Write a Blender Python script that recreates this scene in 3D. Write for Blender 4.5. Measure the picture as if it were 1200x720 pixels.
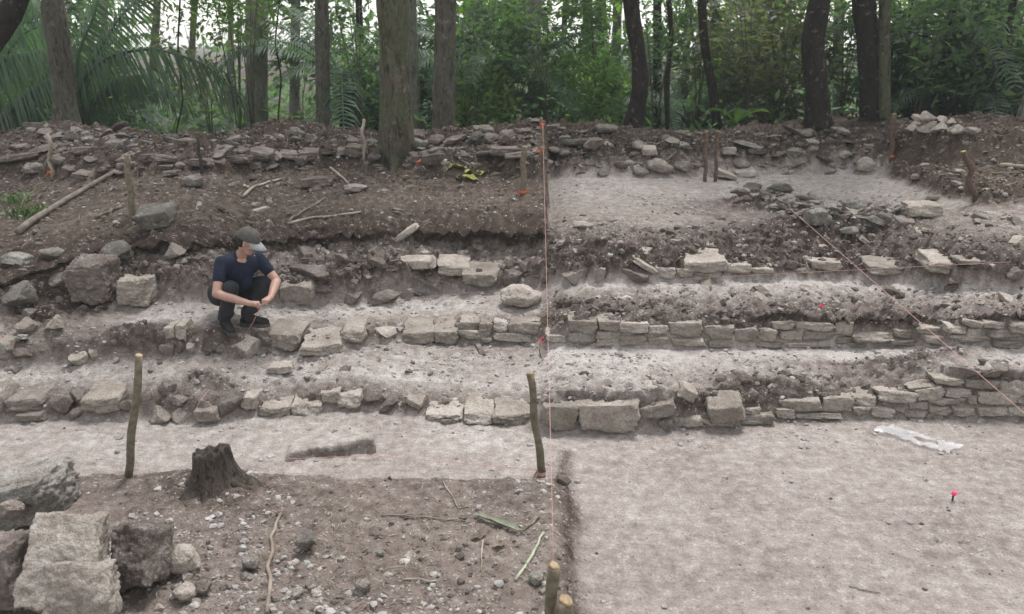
import bpy, math, random
import numpy as np
from mathutils import Vector, Matrix, noise as mnoise

# ------------------------------------------------------------------ camera, sky, sun, exposure
for o in list(bpy.data.objects): bpy.data.objects.remove(o)
S = bpy.context.scene
COL = S.collection
FPX, CX, CY = 950.0, 600.0, 360.0            # focal length and centre in photo pixels (1200x720)
H = 3.25; PITCH = math.radians(18.35); YAW = math.radians(2.17)
cam_d = bpy.data.cameras.new('camera'); cam = bpy.data.objects.new('camera', cam_d); COL.objects.link(cam)
cam_d.sensor_width = 36; cam_d.lens = FPX / 1200 * 36; cam_d.clip_end = 900; cam_d.clip_start = .05
cam.location = (0, 0, H); cam.rotation_euler = (math.pi/2 - PITCH, 0, YAW)
cam_d.dof.use_dof = True; cam_d.dof.focus_distance = 7.6; cam_d.dof.aperture_fstop = 2.0
S.camera = cam
SUN_EL, SUN_AZ = math.radians(68), math.radians(25)      # azimuth clockwise from +Y: high over the forest edge, a little to the right
w = bpy.data.worlds.new('World'); S.world = w; w.use_nodes = True
nt = w.node_tree; bg = nt.nodes['Background']
sky = nt.nodes.new('ShaderNodeTexSky'); sky.sky_type = 'NISHITA'; sky.sun_disc = False
sky.sun_elevation = SUN_EL; sky.sun_rotation = SUN_AZ; sky.dust_density = .6; sky.air_density = 1.6; sky.ozone_density = 1
hs = nt.nodes.new('ShaderNodeHueSaturation'); hs.inputs['Saturation'].default_value = .22
nt.links.new(sky.outputs[0], hs.inputs['Color']); nt.links.new(hs.outputs[0], bg.inputs[0]); bg.inputs[1].default_value = .085
sl = bpy.data.lights.new('sun', 'SUN'); sl.energy = 1.5; sl.angle = math.radians(17); sl.color = (1, .98, .97)
so = bpy.data.objects.new('sun', sl); COL.objects.link(so)
sd = Vector((math.sin(SUN_AZ)*math.cos(SUN_EL), math.cos(SUN_AZ)*math.cos(SUN_EL), math.sin(SUN_EL)))
so.rotation_euler = sd.to_track_quat('Z', 'Y').to_euler(); so.location = (0, 0, 30)
S.view_settings.view_transform = 'Standard'; S.view_settings.look = 'None'; S.view_settings.gamma = 1
S.view_settings.use_curve_mapping = False; S.view_settings.exposure = 1.55
S.render.engine = 'CYCLES'

rng = np.random.default_rng(7); random.seed(7)
cp, sp, cy, sy = math.cos(PITCH), math.sin(PITCH), math.cos(YAW), math.sin(YAW)
FW = np.array([-sy*cp, cy*cp, -sp]); RT = np.array([cy, sy, 0.]); UP = np.cross(RT, FW)
CAM = np.array([0, 0, H])
def ray(x, y): return FW + RT*((x-CX)/FPX) + UP*((CY-y)/FPX)
def on_Y(x, y, Y): d = ray(x, y); return CAM + d*(Y/d[1])
def on_Z(x, y, z): d = ray(x, y); return CAM + d*((z-H)/d[2])
def depth(p): return float(np.dot(np.asarray(p)-CAM, FW))

# ------------------------------------------------------------------ helpers
def link(o, parent=None):
    COL.objects.link(o)
    if parent is not None: o.parent = parent
    return o
def tag(o, label, cat, group=None, kind=None):
    if label: o['label'] = label
    if cat: o['category'] = cat
    if group: o['group'] = group
    if kind: o['kind'] = kind
    return o
def empty(name, loc=(0, 0, 0), rz=0):
    o = bpy.data.objects.new(name, None); o.location = loc; o.rotation_euler = (0, 0, rz); o.empty_display_size = .1
    return link(o)
def mesh_np(name, V, F, mat, smooth=True):
    V = np.asarray(V, np.float32); F = np.asarray(F, np.int32); k = F.shape[1]
    me = bpy.data.meshes.new(name)
    me.vertices.add(len(V)); me.vertices.foreach_set('co', V.ravel())
    me.loops.add(F.size); me.loops.foreach_set('vertex_index', F.ravel())
    me.polygons.add(len(F)); me.polygons.foreach_set('loop_start', np.arange(len(F), dtype=np.int32)*k)
    me.polygons.foreach_set('use_smooth', np.full(len(F), smooth))
    me.update(calc_edges=True); me.materials.append(mat)
    return me
def obj(name, me, parent=None, loc=None, rot=None, scale=None):
    o = bpy.data.objects.new(name, me)
    if loc is not None: o.location = loc
    if rot is not None: o.rotation_euler = rot
    if scale is not None: o.scale = scale
    return link(o, parent)
class MB:
    """collects pieces (quads or tris) for one mesh"""
    def __init__(s): s.v = []; s.f = []; s.n = 0
    def add(s, V, F):
        V = np.asarray(V, float)
        s.v.append(V); s.f += [tuple(int(i)+s.n for i in f) for f in F]; s.n += len(V)
    def tube(s, pts, rad, n=8, cap=True, jit=0, twist=0):
        pts = np.asarray(pts, float); m = len(pts); rad = np.broadcast_to(rad, (m,))
        T = np.gradient(pts, axis=0); V = []
        ref = np.array([1., .1, 0]) if abs(T[0][2]) > .7*np.linalg.norm(T[0]) else np.array([0, 0, 1.])
        for i in range(m):
            t = T[i]/(np.linalg.norm(T[i])+1e-9); a = np.cross(t, ref); a /= np.linalg.norm(a)+1e-9; b = np.cross(t, a)
            for k in range(n):
                an = 2*math.pi*k/n + twist*i
                V.append(pts[i] + (a*math.cos(an)+b*math.sin(an))*rad[i]*(1+jit*(random.random()-.5)))
        F = [(i*n+k, i*n+(k+1) % n, (i+1)*n+(k+1) % n, (i+1)*n+k) for i in range(m-1) for k in range(n)]
        if cap:
            V += [pts[0], pts[-1]]; c = m*n
            F += [(c, (k+1) % n, k) for k in range(n)] + [(c+1, (m-1)*n+k, (m-1)*n+(k+1) % n) for k in range(n)]
        s.add(V, F); return s
    def capsule(s, p0, r0, p1, r1, n=14):
        p0 = np.asarray(p0, float); p1 = np.asarray(p1, float); d = p1-p0; L = np.linalg.norm(d)+1e-9; d /= L
        P = []; R = []
        for a in np.linspace(-math.pi/2+.05, 0, 5): P.append(p0+d*r0*math.sin(a)); R.append(r0*math.cos(a))
        for t in (.25, .5, .75): P.append(p0+d*L*t); R.append(r0+(r1-r0)*t)
        for a in np.linspace(0, math.pi/2-.05, 5): P.append(p1+d*r1*math.sin(a)); R.append(r1*math.cos(a))
        ref = np.array([.3, 1., .2]) if abs(d[1]) < .8 else np.array([1., .2, 0])
        a = np.cross(d, ref); a /= np.linalg.norm(a); b = np.cross(d, a); m = len(P); V = []
        for i in range(m):
            for k in range(n):
                an = 2*math.pi*k/n; V.append(P[i]+(a*math.cos(an)+b*math.sin(an))*R[i])
        F = [(i*n+k, i*n+(k+1) % n, (i+1)*n+(k+1) % n, (i+1)*n+k) for i in range(m-1) for k in range(n)]
        V += [P[0], P[-1]]; c = m*n
        F += [(c, (k+1) % n, k) for k in range(n)] + [(c+1, (m-1)*n+k, (m-1)*n+(k+1) % n) for k in range(n)]
        s.add(V, F); return s
    def mesh(s, name, mat, smooth=True):
        me = bpy.data.meshes.new(name); V = np.concatenate(s.v)
        me.from_pydata(V.tolist(), [], s.f); me.update()
        me.polygons.foreach_set('use_smooth', [smooth]*len(me.polygons)); me.materials.append(mat)
        return me
    def obj(s, name, mat, parent=None, smooth=True): return obj(name, s.mesh(name, mat, smooth), parent)
def remesh(me, voxel, smooth=6, fac=.5):
    o = bpy.data.objects.new('tmp', me); COL.objects.link(o)
    m = o.modifiers.new('r', 'REMESH'); m.mode = 'VOXEL'; m.voxel_size = voxel
    if smooth: q = o.modifiers.new('s', 'SMOOTH'); q.iterations = smooth; q.factor = fac
    dg = bpy.context.evaluated_depsgraph_get(); r = bpy.data.meshes.new_from_object(o.evaluated_get(dg))
    r.polygons.foreach_set('use_smooth', [True]*len(r.polygons))
    if not r.materials: r.materials.append(me.materials[0])
    bpy.data.objects.remove(o); return r
# value noise -------------------------------------------------------
_tab = rng.random((256, 256)).astype(np.float32)
def vnoise(x, y):
    xi = np.floor(x).astype(np.int64); yi = np.floor(y).astype(np.int64); fx = x-xi; fy = y-yi
    fx = fx*fx*(3-2*fx); fy = fy*fy*(3-2*fy)
    a = _tab[xi & 255, yi & 255]; b = _tab[(xi+1) & 255, yi & 255]; c = _tab[xi & 255, (yi+1) & 255]; d = _tab[(xi+1) & 255, (yi+1) & 255]
    return (a*(1-fx)+b*fx)*(1-fy)+(c*(1-fx)+d*fx)*fy - .5
def fbm(x, y, s, o=4, g=.5):
    r = 0; a = 1.; t = 0
    for k in range(o): r = r + a*vnoise(x*s+17.3*k, y*s+9.1*k); t += a; a *= g; s *= 2.03
    return r/t*2
def sst(a, b, x): t = np.clip((x-a)/(b-a), 0, 1); return t*t*(3-2*t)

# ------------------------------------------------------------------ materials
def newmat(name):
    m = bpy.data.materials.new(name); m.use_nodes = True; n = m.node_tree.nodes; p = n['Principled BSDF']
    p.inputs['Specular IOR Level'].default_value = .25; return m, n, m.node_tree.links, p
def noise(n, l, vec, scale, detail=4, rough=.55):
    t = n.new('ShaderNodeTexNoise'); t.inputs['Scale'].default_value = scale; t.inputs['Detail'].default_value = detail
    t.inputs['Roughness'].default_value = rough; l.new(vec, t.inputs['Vector']); return t.outputs['Fac']
def ramp(n, l, fac, stops):
    r = n.new('ShaderNodeValToRGB'); e = r.color_ramp.elements
    while len(e) < len(stops): e.new(.5)
    for i, (p, c) in enumerate(stops): e[i].position = p; e[i].color = (*c, 1) if len(c) == 3 else c
    l.new(fac, r.inputs[0]); return r.outputs[0]
def mix(n, l, a, b, fac, mode='MIX'):
    m = n.new('ShaderNodeMix'); m.data_type = 'RGBA'; m.blend_type = mode
    for s, v in ((6, a), (7, b), (0, fac)):
        if hasattr(v, 'is_linked'): l.new(v, m.inputs[s])
        else: m.inputs[s].default_value = v if s == 0 else (*v, 1)
    return m.outputs[2]
def math_(n, l, op, a, b):
    m = n.new('ShaderNodeMath'); m.operation = op
    for i, v in enumerate((a, b)):
        if hasattr(v, 'is_linked'): l.new(v, m.inputs[i])
        else: m.inputs[i].default_value = v
    return m.outputs[0]
def bump(n, l, p, h, strength=.5, dist=.01):
    b = n.new('ShaderNodeBump'); b.inputs['Strength'].default_value = strength; b.inputs['Distance'].default_value = dist
    l.new(h, b.inputs['Height']); l.new(b.outputs[0], p.inputs['Normal'])
def pos_vec(n, l, rnd=True):
    g = n.new('ShaderNodeNewGeometry')
    if not rnd: return g.outputs['Position']
    i = n.new('ShaderNodeObjectInfo'); v = n.new('ShaderNodeVectorMath'); v.operation = 'MULTIPLY_ADD'
    v.inputs[1].default_value = (1, 1, 1); l.new(g.outputs['Position'], v.inputs[0])
    c = n.new('ShaderNodeCombineXYZ'); m = math_(n, l, 'MULTIPLY', i.outputs['Random'], 40.)
    l.new(m, c.inputs[0]); l.new(m, c.inputs[1]); l.new(c.outputs[0], v.inputs[2]); return v.outputs[0]
def rnd_tint(n, l, col, lo=.75, hi=1.2):
    i = n.new('ShaderNodeObjectInfo'); r = ramp(n, l, i.outputs['Random'], [(0, (lo, lo*.985, lo*.96)), (.5, (1, .985, .96)), (1, (hi, hi, hi))])
    return mix(n, l, col, r, 1.0, 'MULTIPLY')
def simple(name, c1, c2, scale=20, rough=.85, bmp=.4, dist=.004, tint=True, spec=.25):
    m, n, l, p = newmat(name); v = pos_vec(n, l)
    f = noise(n, l, v, scale); c = ramp(n, l, f, [(.3, c1), (.7, c2)])
    if tint: c = rnd_tint(n, l, c, .8, 1.2)
    l.new(c, p.inputs['Base Color']); p.inputs['Roughness'].default_value = rough; p.inputs['Specular IOR Level'].default_value = spec
    bump(n, l, p, noise(n, l, v, scale*3), bmp, dist); return m
M = {}
def ground_mat():
    m, n, l, p = newmat('ground_dirt'); v = pos_vec(n, l, False)
    at = n.new('ShaderNodeAttribute'); at.attribute_name = 'zone'; sep = n.new('ShaderNodeSeparateColor'); l.new(at.outputs['Color'], sep.inputs[0])
    pale, lit = sep.outputs[0], sep.outputs[1]
    n1 = noise(n, l, v, 1.1, 6, .65); n2 = noise(n, l, v, 11, 5, .65); n3 = noise(n, l, v, 70, 3, .6); n4 = noise(n, l, v, 38, 4, .7)
    f = math_(n, l, 'ADD', pale, math_(n, l, 'MULTIPLY', math_(n, l, 'SUBTRACT', n2, .5), .95))
    f = math_(n, l, 'ADD', f, math_(n, l, 'MULTIPLY', math_(n, l, 'SUBTRACT', n1, .5), .55))
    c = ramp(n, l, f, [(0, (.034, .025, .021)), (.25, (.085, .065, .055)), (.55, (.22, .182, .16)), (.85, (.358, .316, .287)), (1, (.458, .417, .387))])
    g = ramp(n, l, n3, [(.25, (.72, .71, .70)), (.5, (1, 1, 1)), (.72, (1.2, 1.19, 1.18))]); c = mix(n, l, c, g, 1., 'MULTIPLY')
    sc_ = n.new('ShaderNodeMapping'); sc_.inputs['Scale'].default_value = (2.2, 11, 1); sc_.inputs['Rotation'].default_value = (0, 0, .5); l.new(v, sc_.inputs['Vector'])
    n8 = noise(n, l, sc_.outputs[0], 1., 6, .7); c = mix(n, l, c, ramp(n, l, n8, [(.34, (.66, .64, .62)), (.5, (1, 1, 1)), (.68, (1.14, 1.14, 1.14))]), .3, 'MULTIPLY')
    # crumbs of white plaster and dark grit pressed into the dirt
    vo = n.new('ShaderNodeTexVoronoi'); vo.inputs['Scale'].default_value = 30; vo.inputs['Randomness'].default_value = 1; l.new(v, vo.inputs['Vector'])
    fl = math_(n, l, 'MULTIPLY', math_(n, l, 'LESS_THAN', vo.outputs['Distance'], .26), math_(n, l, 'GREATER_THAN', n2, .54))
    c = mix(n, l, c, (.44, .42, .39), math_(n, l, 'MULTIPLY', fl, .7))
    vo2 = n.new('ShaderNodeTexVoronoi'); vo2.inputs['Scale'].default_value = 21; l.new(v, vo2.inputs['Vector'])
    fd = math_(n, l, 'MULTIPLY', math_(n, l, 'LESS_THAN', vo2.outputs['Distance'], .2), math_(n, l, 'GREATER_THAN', n4, .55))
    c = mix(n, l, c, (.07, .055, .047), math_(n, l, 'MULTIPLY', fd, .6))
    # brown leaf mould where litter lies
    lm = mix(n, l, (.075, .05, .034), (.16, .12, .085), n4); c = mix(n, l, c, lm, math_(n, l, 'MULTIPLY', lit, math_(n, l, 'MULTIPLY', n2, .9)))
    l.new(c, p.inputs['Base Color']); p.inputs['Roughness'].default_value = .95; p.inputs['Specular IOR Level'].default_value = .12
    hh = math_(n, l, 'ADD', math_(n, l, 'MULTIPLY', n4, 1.), math_(n, l, 'MULTIPLY', n3, .5)); bump(n, l, p, hh, .9, .03)
    return m
M['ground'] = ground_mat()
def stone_mat(name, a, b, c_, dirt):
    m, n, l, p = newmat(name); v = pos_vec(n, l)
    n1 = noise(n, l, v, 5, 5, .6); n2 = noise(n, l, v, 24, 5, .65); n3 = noise(n, l, v, 90, 3, .6)
    c = ramp(n, l, n1, [(.3, a), (.52, b), (.72, c_)])
    c = rnd_tint(n, l, c, .68, 1.18)
    c = mix(n, l, c, dirt, math_(n, l, 'MULTIPLY', ramp(n, l, n2, [(.5, (0, 0, 0)), (.68, (1, 1, 1))]), .55))
    g = ramp(n, l, n3, [(.25, (.6, .6, .6)), (.5, (1, 1, 1)), (.75, (1.28, 1.28, 1.28))]); c = mix(n, l, c, g, 1., 'MULTIPLY')
    n5 = noise(n, l, v, 13, 6, .75); c = mix(n, l, c, (.47, .455, .43), math_(n, l, 'MULTIPLY', ramp(n, l, n5, [(.56, (0, 0, 0)), (.66, (1, 1, 1))]), .5))
    n6 = noise(n, l, v, 34, 5, .75); c = mix(n, l, c, (.05, .042, .036), math_(n, l, 'MULTIPLY', ramp(n, l, n6, [(.34, (1, 1, 1)), (.43, (0, 0, 0))]), .45))
    n7 = noise(n, l, pos_vec(n, l, False), 2.2, 4, .6); c = mix(n, l, c, (.17, .142, .122), math_(n, l, 'MULTIPLY', ramp(n, l, n7, [(.48, (0, 0, 0)), (.68, (1, 1, 1))]), .3))
    l.new(c, p.inputs['Base Color']); p.inputs['Roughness'].default_value = .95; p.inputs['Specular IOR Level'].default_value = .12
    hh = math_(n, l, 'ADD', math_(n, l, 'ADD', n2, math_(n, l, 'MULTIPLY', n3, .5)), math_(n, l, 'MULTIPLY', n6, 1.)); bump(n, l, p, hh, .9, .03); return m
M['lime'] = stone_mat('limestone', (.30, .256, .216), (.42, .370, .322), (.52, .472, .428), (.2, .16, .135))
M['rubble'] = stone_mat('weathered_rubble', (.13, .104, .090), (.22, .184, .163), (.33, .288, .26), (.09, .069, .057))
M['greystone'] = stone_mat('grey_lichen_stone', (.17, .152, .132), (.26, .238, .21), (.37, .345, .31), (.09, .08, .066))
M['pebble'] = simple('pale_pebble', (.19, .17, .155), (.40, .375, .35), 9, tint=False)
M['bankstone'] = simple('dusty_bank_stone', (.15, .125, .11), (.31, .275, .25), 9, tint=False)
M['clod'] = simple('soil_clod', (.065, .05, .042), (.16, .132, .115), 9, tint=False)
M['litter'] = simple('dry_leaf', (.07, .045, .03), (.22, .175, .13), 13, .8, .2, tint=False)
M['baulkleaf'] = simple('pale_dry_litter', (.07, .047, .033), (.29, .24, .185), 6, .8, .2, tint=False)
M['twig'] = simple('dry_twig', (.15, .115, .085), (.36, .315, .26), 6)
M['stake'] = simple('stake_bark', (.09, .075, .052), (.19, .16, .115), 25)
M['redstake'] = simple('red_brown_stake', (.07, .046, .034), (.14, .097, .072), 25)
M['cutwood'] = simple('cut_wood', (.2, .14, .085), (.42, .32, .21), 45)
M['log'] = simple('weathered_branch', (.10, .083, .066), (.22, .19, .16), 12, .95, .8, .01)
M['ironrod'] = simple('dark_rod', (.03, .027, .025), (.06, .05, .045), 30)
M['stump'] = simple('stump_wood', (.035, .027, .022), (.11, .09, .075), 22, .95, .9, .02)
M['string'] = simple('pink_twine', (.42, .22, .19), (.55, .33, .28), 40, .8, 0, tint=False)
M['ribbon'] = simple('orange_flagging', (.70, .13, .05), (.8, .2, .09), 12, .5, 0)
M['pink'] = simple('pink_plastic', (.75, .05, .14), (.8, .09, .2), 12, .4, 0)
M['plastic'] = simple('clear_plastic_sheet', (.62, .63, .65), (.8, .81, .83), 8, .25, .3, .01, spec=.5)
M['plastic'].node_tree.nodes['Principled BSDF'].inputs['Alpha'].default_value = .38
M['grass'] = simple('grass_blade', (.06, .12, .03), (.12, .2, .06), 6)
M['yleaf'] = simple('yellowing_leaf', (.16, .19, .04), (.36, .33, .1), 7)
M['palegreen'] = simple('pale_green_stalk', (.22, .24, .17), (.34, .35, .27), 12)
def bark(name, a, b, moss=None, sz=7):
    m, n, l, p = newmat(name); v = pos_vec(n, l)
    s = n.new('ShaderNodeVectorMath'); s.operation = 'MULTIPLY'; s.inputs[1].default_value = (1, 1, .28); l.new(v, s.inputs[0])
    n1 = noise(n, l, s.outputs[0], sz, 6, .65); n2 = noise(n, l, v, 3, 4); n3 = noise(n, l, s.outputs[0], sz*5, 4, .7)
    c = ramp(n, l, n1, [(.3, a), (.7, b)])
    if moss: c = mix(n, l, c, moss, ramp(n, l, n2, [(.36, (0, 0, 0)), (.6, (.85, .85, .85))]))
    g = ramp(n, l, n3, [(.3, (.6, .6, .6)), (.6, (1.15, 1.15, 1.15))]); c = mix(n, l, c, g, 1., 'MULTIPLY')
    n4 = noise(n, l, s.outputs[0], sz*1.7, 5, .7); c = mix(n, l, c, (a[0]*.35, a[1]*.35, a[2]*.35), math_(n, l, 'MULTIPLY', ramp(n, l, n4, [(.36, (1, 1, 1)), (.46, (0, 0, 0))]), .8))
    n5 = noise(n, l, v, 9, 5, .7); c = mix(n, l, c, (.30, .29, .25), math_(n, l, 'MULTIPLY', ramp(n, l, n5, [(.58, (0, 0, 0)), (.68, (1, 1, 1))]), .45))
    l.new(c, p.inputs['Base Color']); p.inputs['Roughness'].default_value = .95
    bump(n, l, p, math_(n, l, 'ADD', math_(n, l, 'ADD', n1, n3), n4), 1., .05); return m
M['stump'] = bark('old_stump', (.045, .035, .027), (.19, .155, .125), None, 16)
M['bark'] = bark('bark_brown', (.06, .048, .035), (.16, .135, .10), (.085, .10, .05))
M['bark_red'] = bark('bark_red_brown', (.07, .056, .045), (.175, .146, .118), (.10, .10, .07))
M['bark_dark'] = bark('bark_dark', (.013, .010, .008), (.048, .036, .03), None, 9)
M['bark_pale'] = bark('bark_pale', (.18, .165, .14), (.36, .34, .30), (.17, .19, .13))
def leaf_mat(name, a, b, c_, trans=.6):
    m, n, l, p = newmat(name); v = pos_vec(n, l)
    c = ramp(n, l, noise(n, l, v, 1.6, 5, .7), [(.32, a), (.5, b), (.7, c_)]); c = rnd_tint(n, l, c, .75, 1.25)
    l.new(c, p.inputs['Base Color']); p.inputs['Roughness'].default_value = .48; p.inputs['Specular IOR Level'].default_value = .4
    t = n.new('ShaderNodeBsdfTranslucent'); tc = mix(n, l, c, (1.3, 1.5, .7), 1., 'MULTIPLY'); l.new(tc, t.inputs['Color'])
    x = n.new('ShaderNodeMixShader'); x.inputs[0].default_value = trans; l.new(p.outputs[0], x.inputs[1]); l.new(t.outputs[0], x.inputs[2])
    l.new(x.outputs[0], n['Material Output'].inputs['Surface']); return m
M['leafA'] = leaf_mat('broad_leaf', (.05, .09, .052), (.09, .15, .082), (.15, .22, .12))
M['leafB'] = leaf_mat('deep_leaf', (.042, .075, .055), (.075, .122, .085), (.12, .172, .118))
M['leafC'] = leaf_mat('bright_leaf', (.07, .13, .035), (.12, .205, .055), (.18, .27, .085))
M['leafD'] = leaf_mat('pale_dry_leaf', (.09, .095, .06), (.14, .145, .095), (.19, .185, .12))
M['palm'] = leaf_mat('palm_leaf', (.042, .08, .05), (.07, .122, .072), (.115, .17, .105), .42)

# ------------------------------------------------------------------ the ground: lofted from the photo's own feature lines
def const(y): return [(0, y)]
# (mode, value, [(px x, px y)...], paleness, roughness m, litter, pebbles)
LEFT = [
 ('z', .16, const(1000), .52, .016, .35, .8),
 ('z', .17, [(0, 640), (300, 640), (640, 640)], .52, .016, .4, .9),
 ('z', .15, [(0, 562), (150, 555), (300, 560), (500, 561), (640, 560)], .44, .014, .2, .4),
 ('offz', (.09, .02), None, .72, .006, .05, .2),
 ('z', .02, [(0, 520), (300, 522), (640, 525)], .80, .007, 0, .15),
 ('z', .02, [(0, 494), (100, 491), (170, 492), (250, 498), (300, 489), (400, 482), (450, 484), (500, 491), (560, 496), (640, 498)], .8, .012, 0, .6),
 ('rise', .07, [(0, 473), (60, 474), (130, 472), (200, 470), (250, 474), (310, 474), (340, 472), (400, 462), (450, 468), (500, 482), (560, 486), (640, 485)], .30, .03, 0, .6),  # riser rows: brown earth, darkened further as painted shade against the paler treads
 ('dz', .12, [(0, 446), (100, 442), (200, 442), (300, 446), (400, 438), (500, 448), (640, 456)], .90, .022, 0, .6),
 ('dz', .07, [(0, 428), (100, 426), (200, 416), (270, 420), (340, 412), (380, 415), (450, 403), (500, 402), (560, 404), (640, 404)], .70, .018, 0, .9),
 ('rise', .07, [(0, 408), (100, 402), (200, 388), (260, 395), (300, 396), (340, 392), (380, 402), (450, 391), (500, 389), (560, 380), (640, 380)], .28, .03, 0, .7),
 ('dz', .04, [(0, 388), (100, 378), (200, 370), (300, 376), (400, 366), (500, 364), (640, 362)], .95, .016, 0, .5),
 ('dz', .04, [(0, 374), (50, 367), (100, 359), (150, 357), (200, 353), (260, 356), (330, 362), (370, 359), (440, 352), (500, 346), (560, 342), (640, 340)], .78, .02, 0, .8),
 ('rise', .09, [(0, 352), (50, 342), (100, 332), (150, 330), (200, 320), (240, 322), (300, 332), (340, 337), (370, 328), (440, 316), (500, 316), (560, 321), (640, 318)], .26, .055, 0, 1),
 ('dz', .13, [(0, 344), (50, 334), (100, 315), (150, 304), (200, 296), (250, 294), (300, 299), (330, 297), (400, 292), (500, 290), (560, 292), (640, 294)], .55, .045, 0, 1),
 ('rise', .09, [(0, 332), (50, 320), (100, 300), (150, 290), (200, 283), (250, 281), (300, 283), (330, 281), (400, 276), (500, 270), (560, 270), (640, 270)], .05, .04, .3, .3),  # bank-top soil painted near black to stand for the overhang's shade
 ('dz', .20, [(0, 270), (200, 250), (400, 242), (640, 245)], .30, .026, .7, .4),
 ('dz', .18, [(0, 211), (100, 211), (200, 206), (300, 202), (400, 200), (460, 200), (520, 212), (580, 205), (640, 214)], .30, .03, .6, .5),
 ('rise', .30, [(0, 186), (100, 184), (200, 184), (300, 180), (400, 177), (460, 182), (520, 182), (580, 178), (640, 182)], .22, .06, .3, 1),
 ('dz', .16, [(0, 158), (50, 153), (80, 149), (120, 153), (200, 160), (250, 156), (300, 150), (350, 149), (400, 153), (450, 158), (500, 156), (550, 151), (600, 147), (640, 144)], .16, .06, .5, .7),
 ('offr', (2.2, -.5), None, .05, .05, .9, .1), ('offz', (9., .0), None, .05, .06, .9, 0), ('offz', (300., 0.), None, .05, .1, .9, 0)]
RIGHT = [
 ('z', 0., const(1000), .68, .009, .05, .10),
 ('z', 0., [(640, 640), (1200, 640)], .70, .009, .03, .10),
 ('z', 0., [(640, 560), (1200, 560)], .74, .008, 0, .10),
 ('z', 0., [(640, 535), (1200, 535)], .75, .008, 0, .10),
 ('z', 0., [(640, 520), (1200, 520)], .78, .008, 0, .3),
 ('z', 0., [(640, 508), (740, 508), (800, 503), (860, 500), (900, 494), (1000, 490), (1200, 491)], .72, .012, 0, .6),
 ('rise', .06, [(640, 478), (740, 476), (800, 474), (870, 472), (930, 468), (1000, 467), (1050, 463), (1100, 455), (1130, 446), (1200, 444)], .22, .035, 0, .8),
 ('dz', .12, [(640, 455), (740, 456), (800, 452), (870, 446), (950, 437), (1020, 432), (1100, 433), (1200, 430)], .78, .035, 0, .8),
 ('dz', .04, [(640, 405), (740, 408), (800, 409), (1000, 407), (1100, 407), (1200, 409)], 1.02, .012, 0, .8),
 ('rise', .06, [(640, 386), (670, 376), (740, 378), (850, 382), (950, 377), (1100, 382), (1200, 376)], .3, .035, 0, .7),
 ('dz', .07, [(640, 352), (660, 350), (750, 355), (800, 361), (850, 366), (900, 367), (1000, 371), (1200, 367)], .38, .05, 0, 1),
 ('dz', .06, [(640, 333), (700, 333), (800, 331), (1000, 330), (1100, 337), (1200, 342)], .98, .02, 0, .8),
 ('rise', .07, [(640, 312), (700, 312), (800, 310), (850, 315), (1000, 315), (1100, 312), (1200, 314)], .22, .055, 0, .8),
 ('dz', .17, [(640, 284), (700, 284), (750, 286), (800, 280), (850, 276), (900, 274), (1000, 276), (1100, 286), (1200, 290)], .38, .05, 0, 1),
 ('dz', .05, [(640, 262), (1000, 262), (1200, 270)], .56, .018, 0, .6),
 ('dz', .04, [(640, 238), (900, 236), (1200, 240)], .74, .016, 0, .45),
 ('dz', .03, [(640, 210), (750, 208), (900, 206), (1000, 205), (1040, 206), (1200, 212)], .86, .012, 0, .2),
 ('rise', .45, [(640, 182), (750, 174), (900, 174), (1000, 168), (1040, 168), (1200, 178)], .16, .07, .2, 1),
 ('dz', .14, [(640, 144), (700, 144), (750, 151), (850, 152), (900, 147), (950, 140), (1050, 140), (1100, 148), (1200, 156)], .16, .06, .6, .7),
 ('offr', (2.2, -.5), None, .05, .05, .9, .1), ('offz', (9., .0), None, .05, .06, .9, 0), ('offz', (300., 0.), None, .05, .1, .9, 0)]
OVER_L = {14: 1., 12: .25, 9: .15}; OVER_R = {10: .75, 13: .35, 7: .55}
def loft(lines, xs):
    prev = [np.array([0, 0, 0.])]*len(xs); out = []
    for mode, val, poly, pale, ro, li, pe in lines:
        cur = []
        for j, x in enumerate(xs):
            y = np.interp(x, [p[0] for p in poly], [p[1] for p in poly]) if poly else 0
            q = prev[j]
            if mode == 'z': p = on_Z(x, y, val)
            elif mode == 'dz':
                p = on_Z(x, y, q[2]+val)
                if p[1] < q[1]+.05: p = on_Y(x, y, q[1]+.05)
            elif mode == 'rise': p = on_Y(x, y, q[1]+val)
            elif mode == 'offz': p = np.array([q[0], q[1]+val[0], val[1]])
            else: p = q+np.array([0, val[0], val[1]])
            cur.append(p)
        prev = cur; c = np.array(cur); o = np.argsort(c[:, 0]); out.append((c[o], pale, ro, li, pe, (OVER_L if lines is LEFT else OVER_R).get(len(out), 0.)))
    return out
def seq(*parts): return np.unique(np.round(np.concatenate(parts), 4))
geo = lambda a, b, n: a*(b/a)**np.linspace(0, 1, n)
gx = seq(-geo(10, 260, 24), np.arange(-10, -4.7, .045), np.arange(-4.7, 4.9, .022), np.arange(4.9, 11, .045), geo(11, 260, 24))
gy = seq(np.linspace(-60, 2.2, 20), np.arange(2.3, 3.6, .06), np.arange(3.6, 9.6, .0185), np.arange(9.6, 16, .035), geo(16, 320, 50))
XX, YY = np.meshgrid(gx, gy)                      # rows are Y
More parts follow.
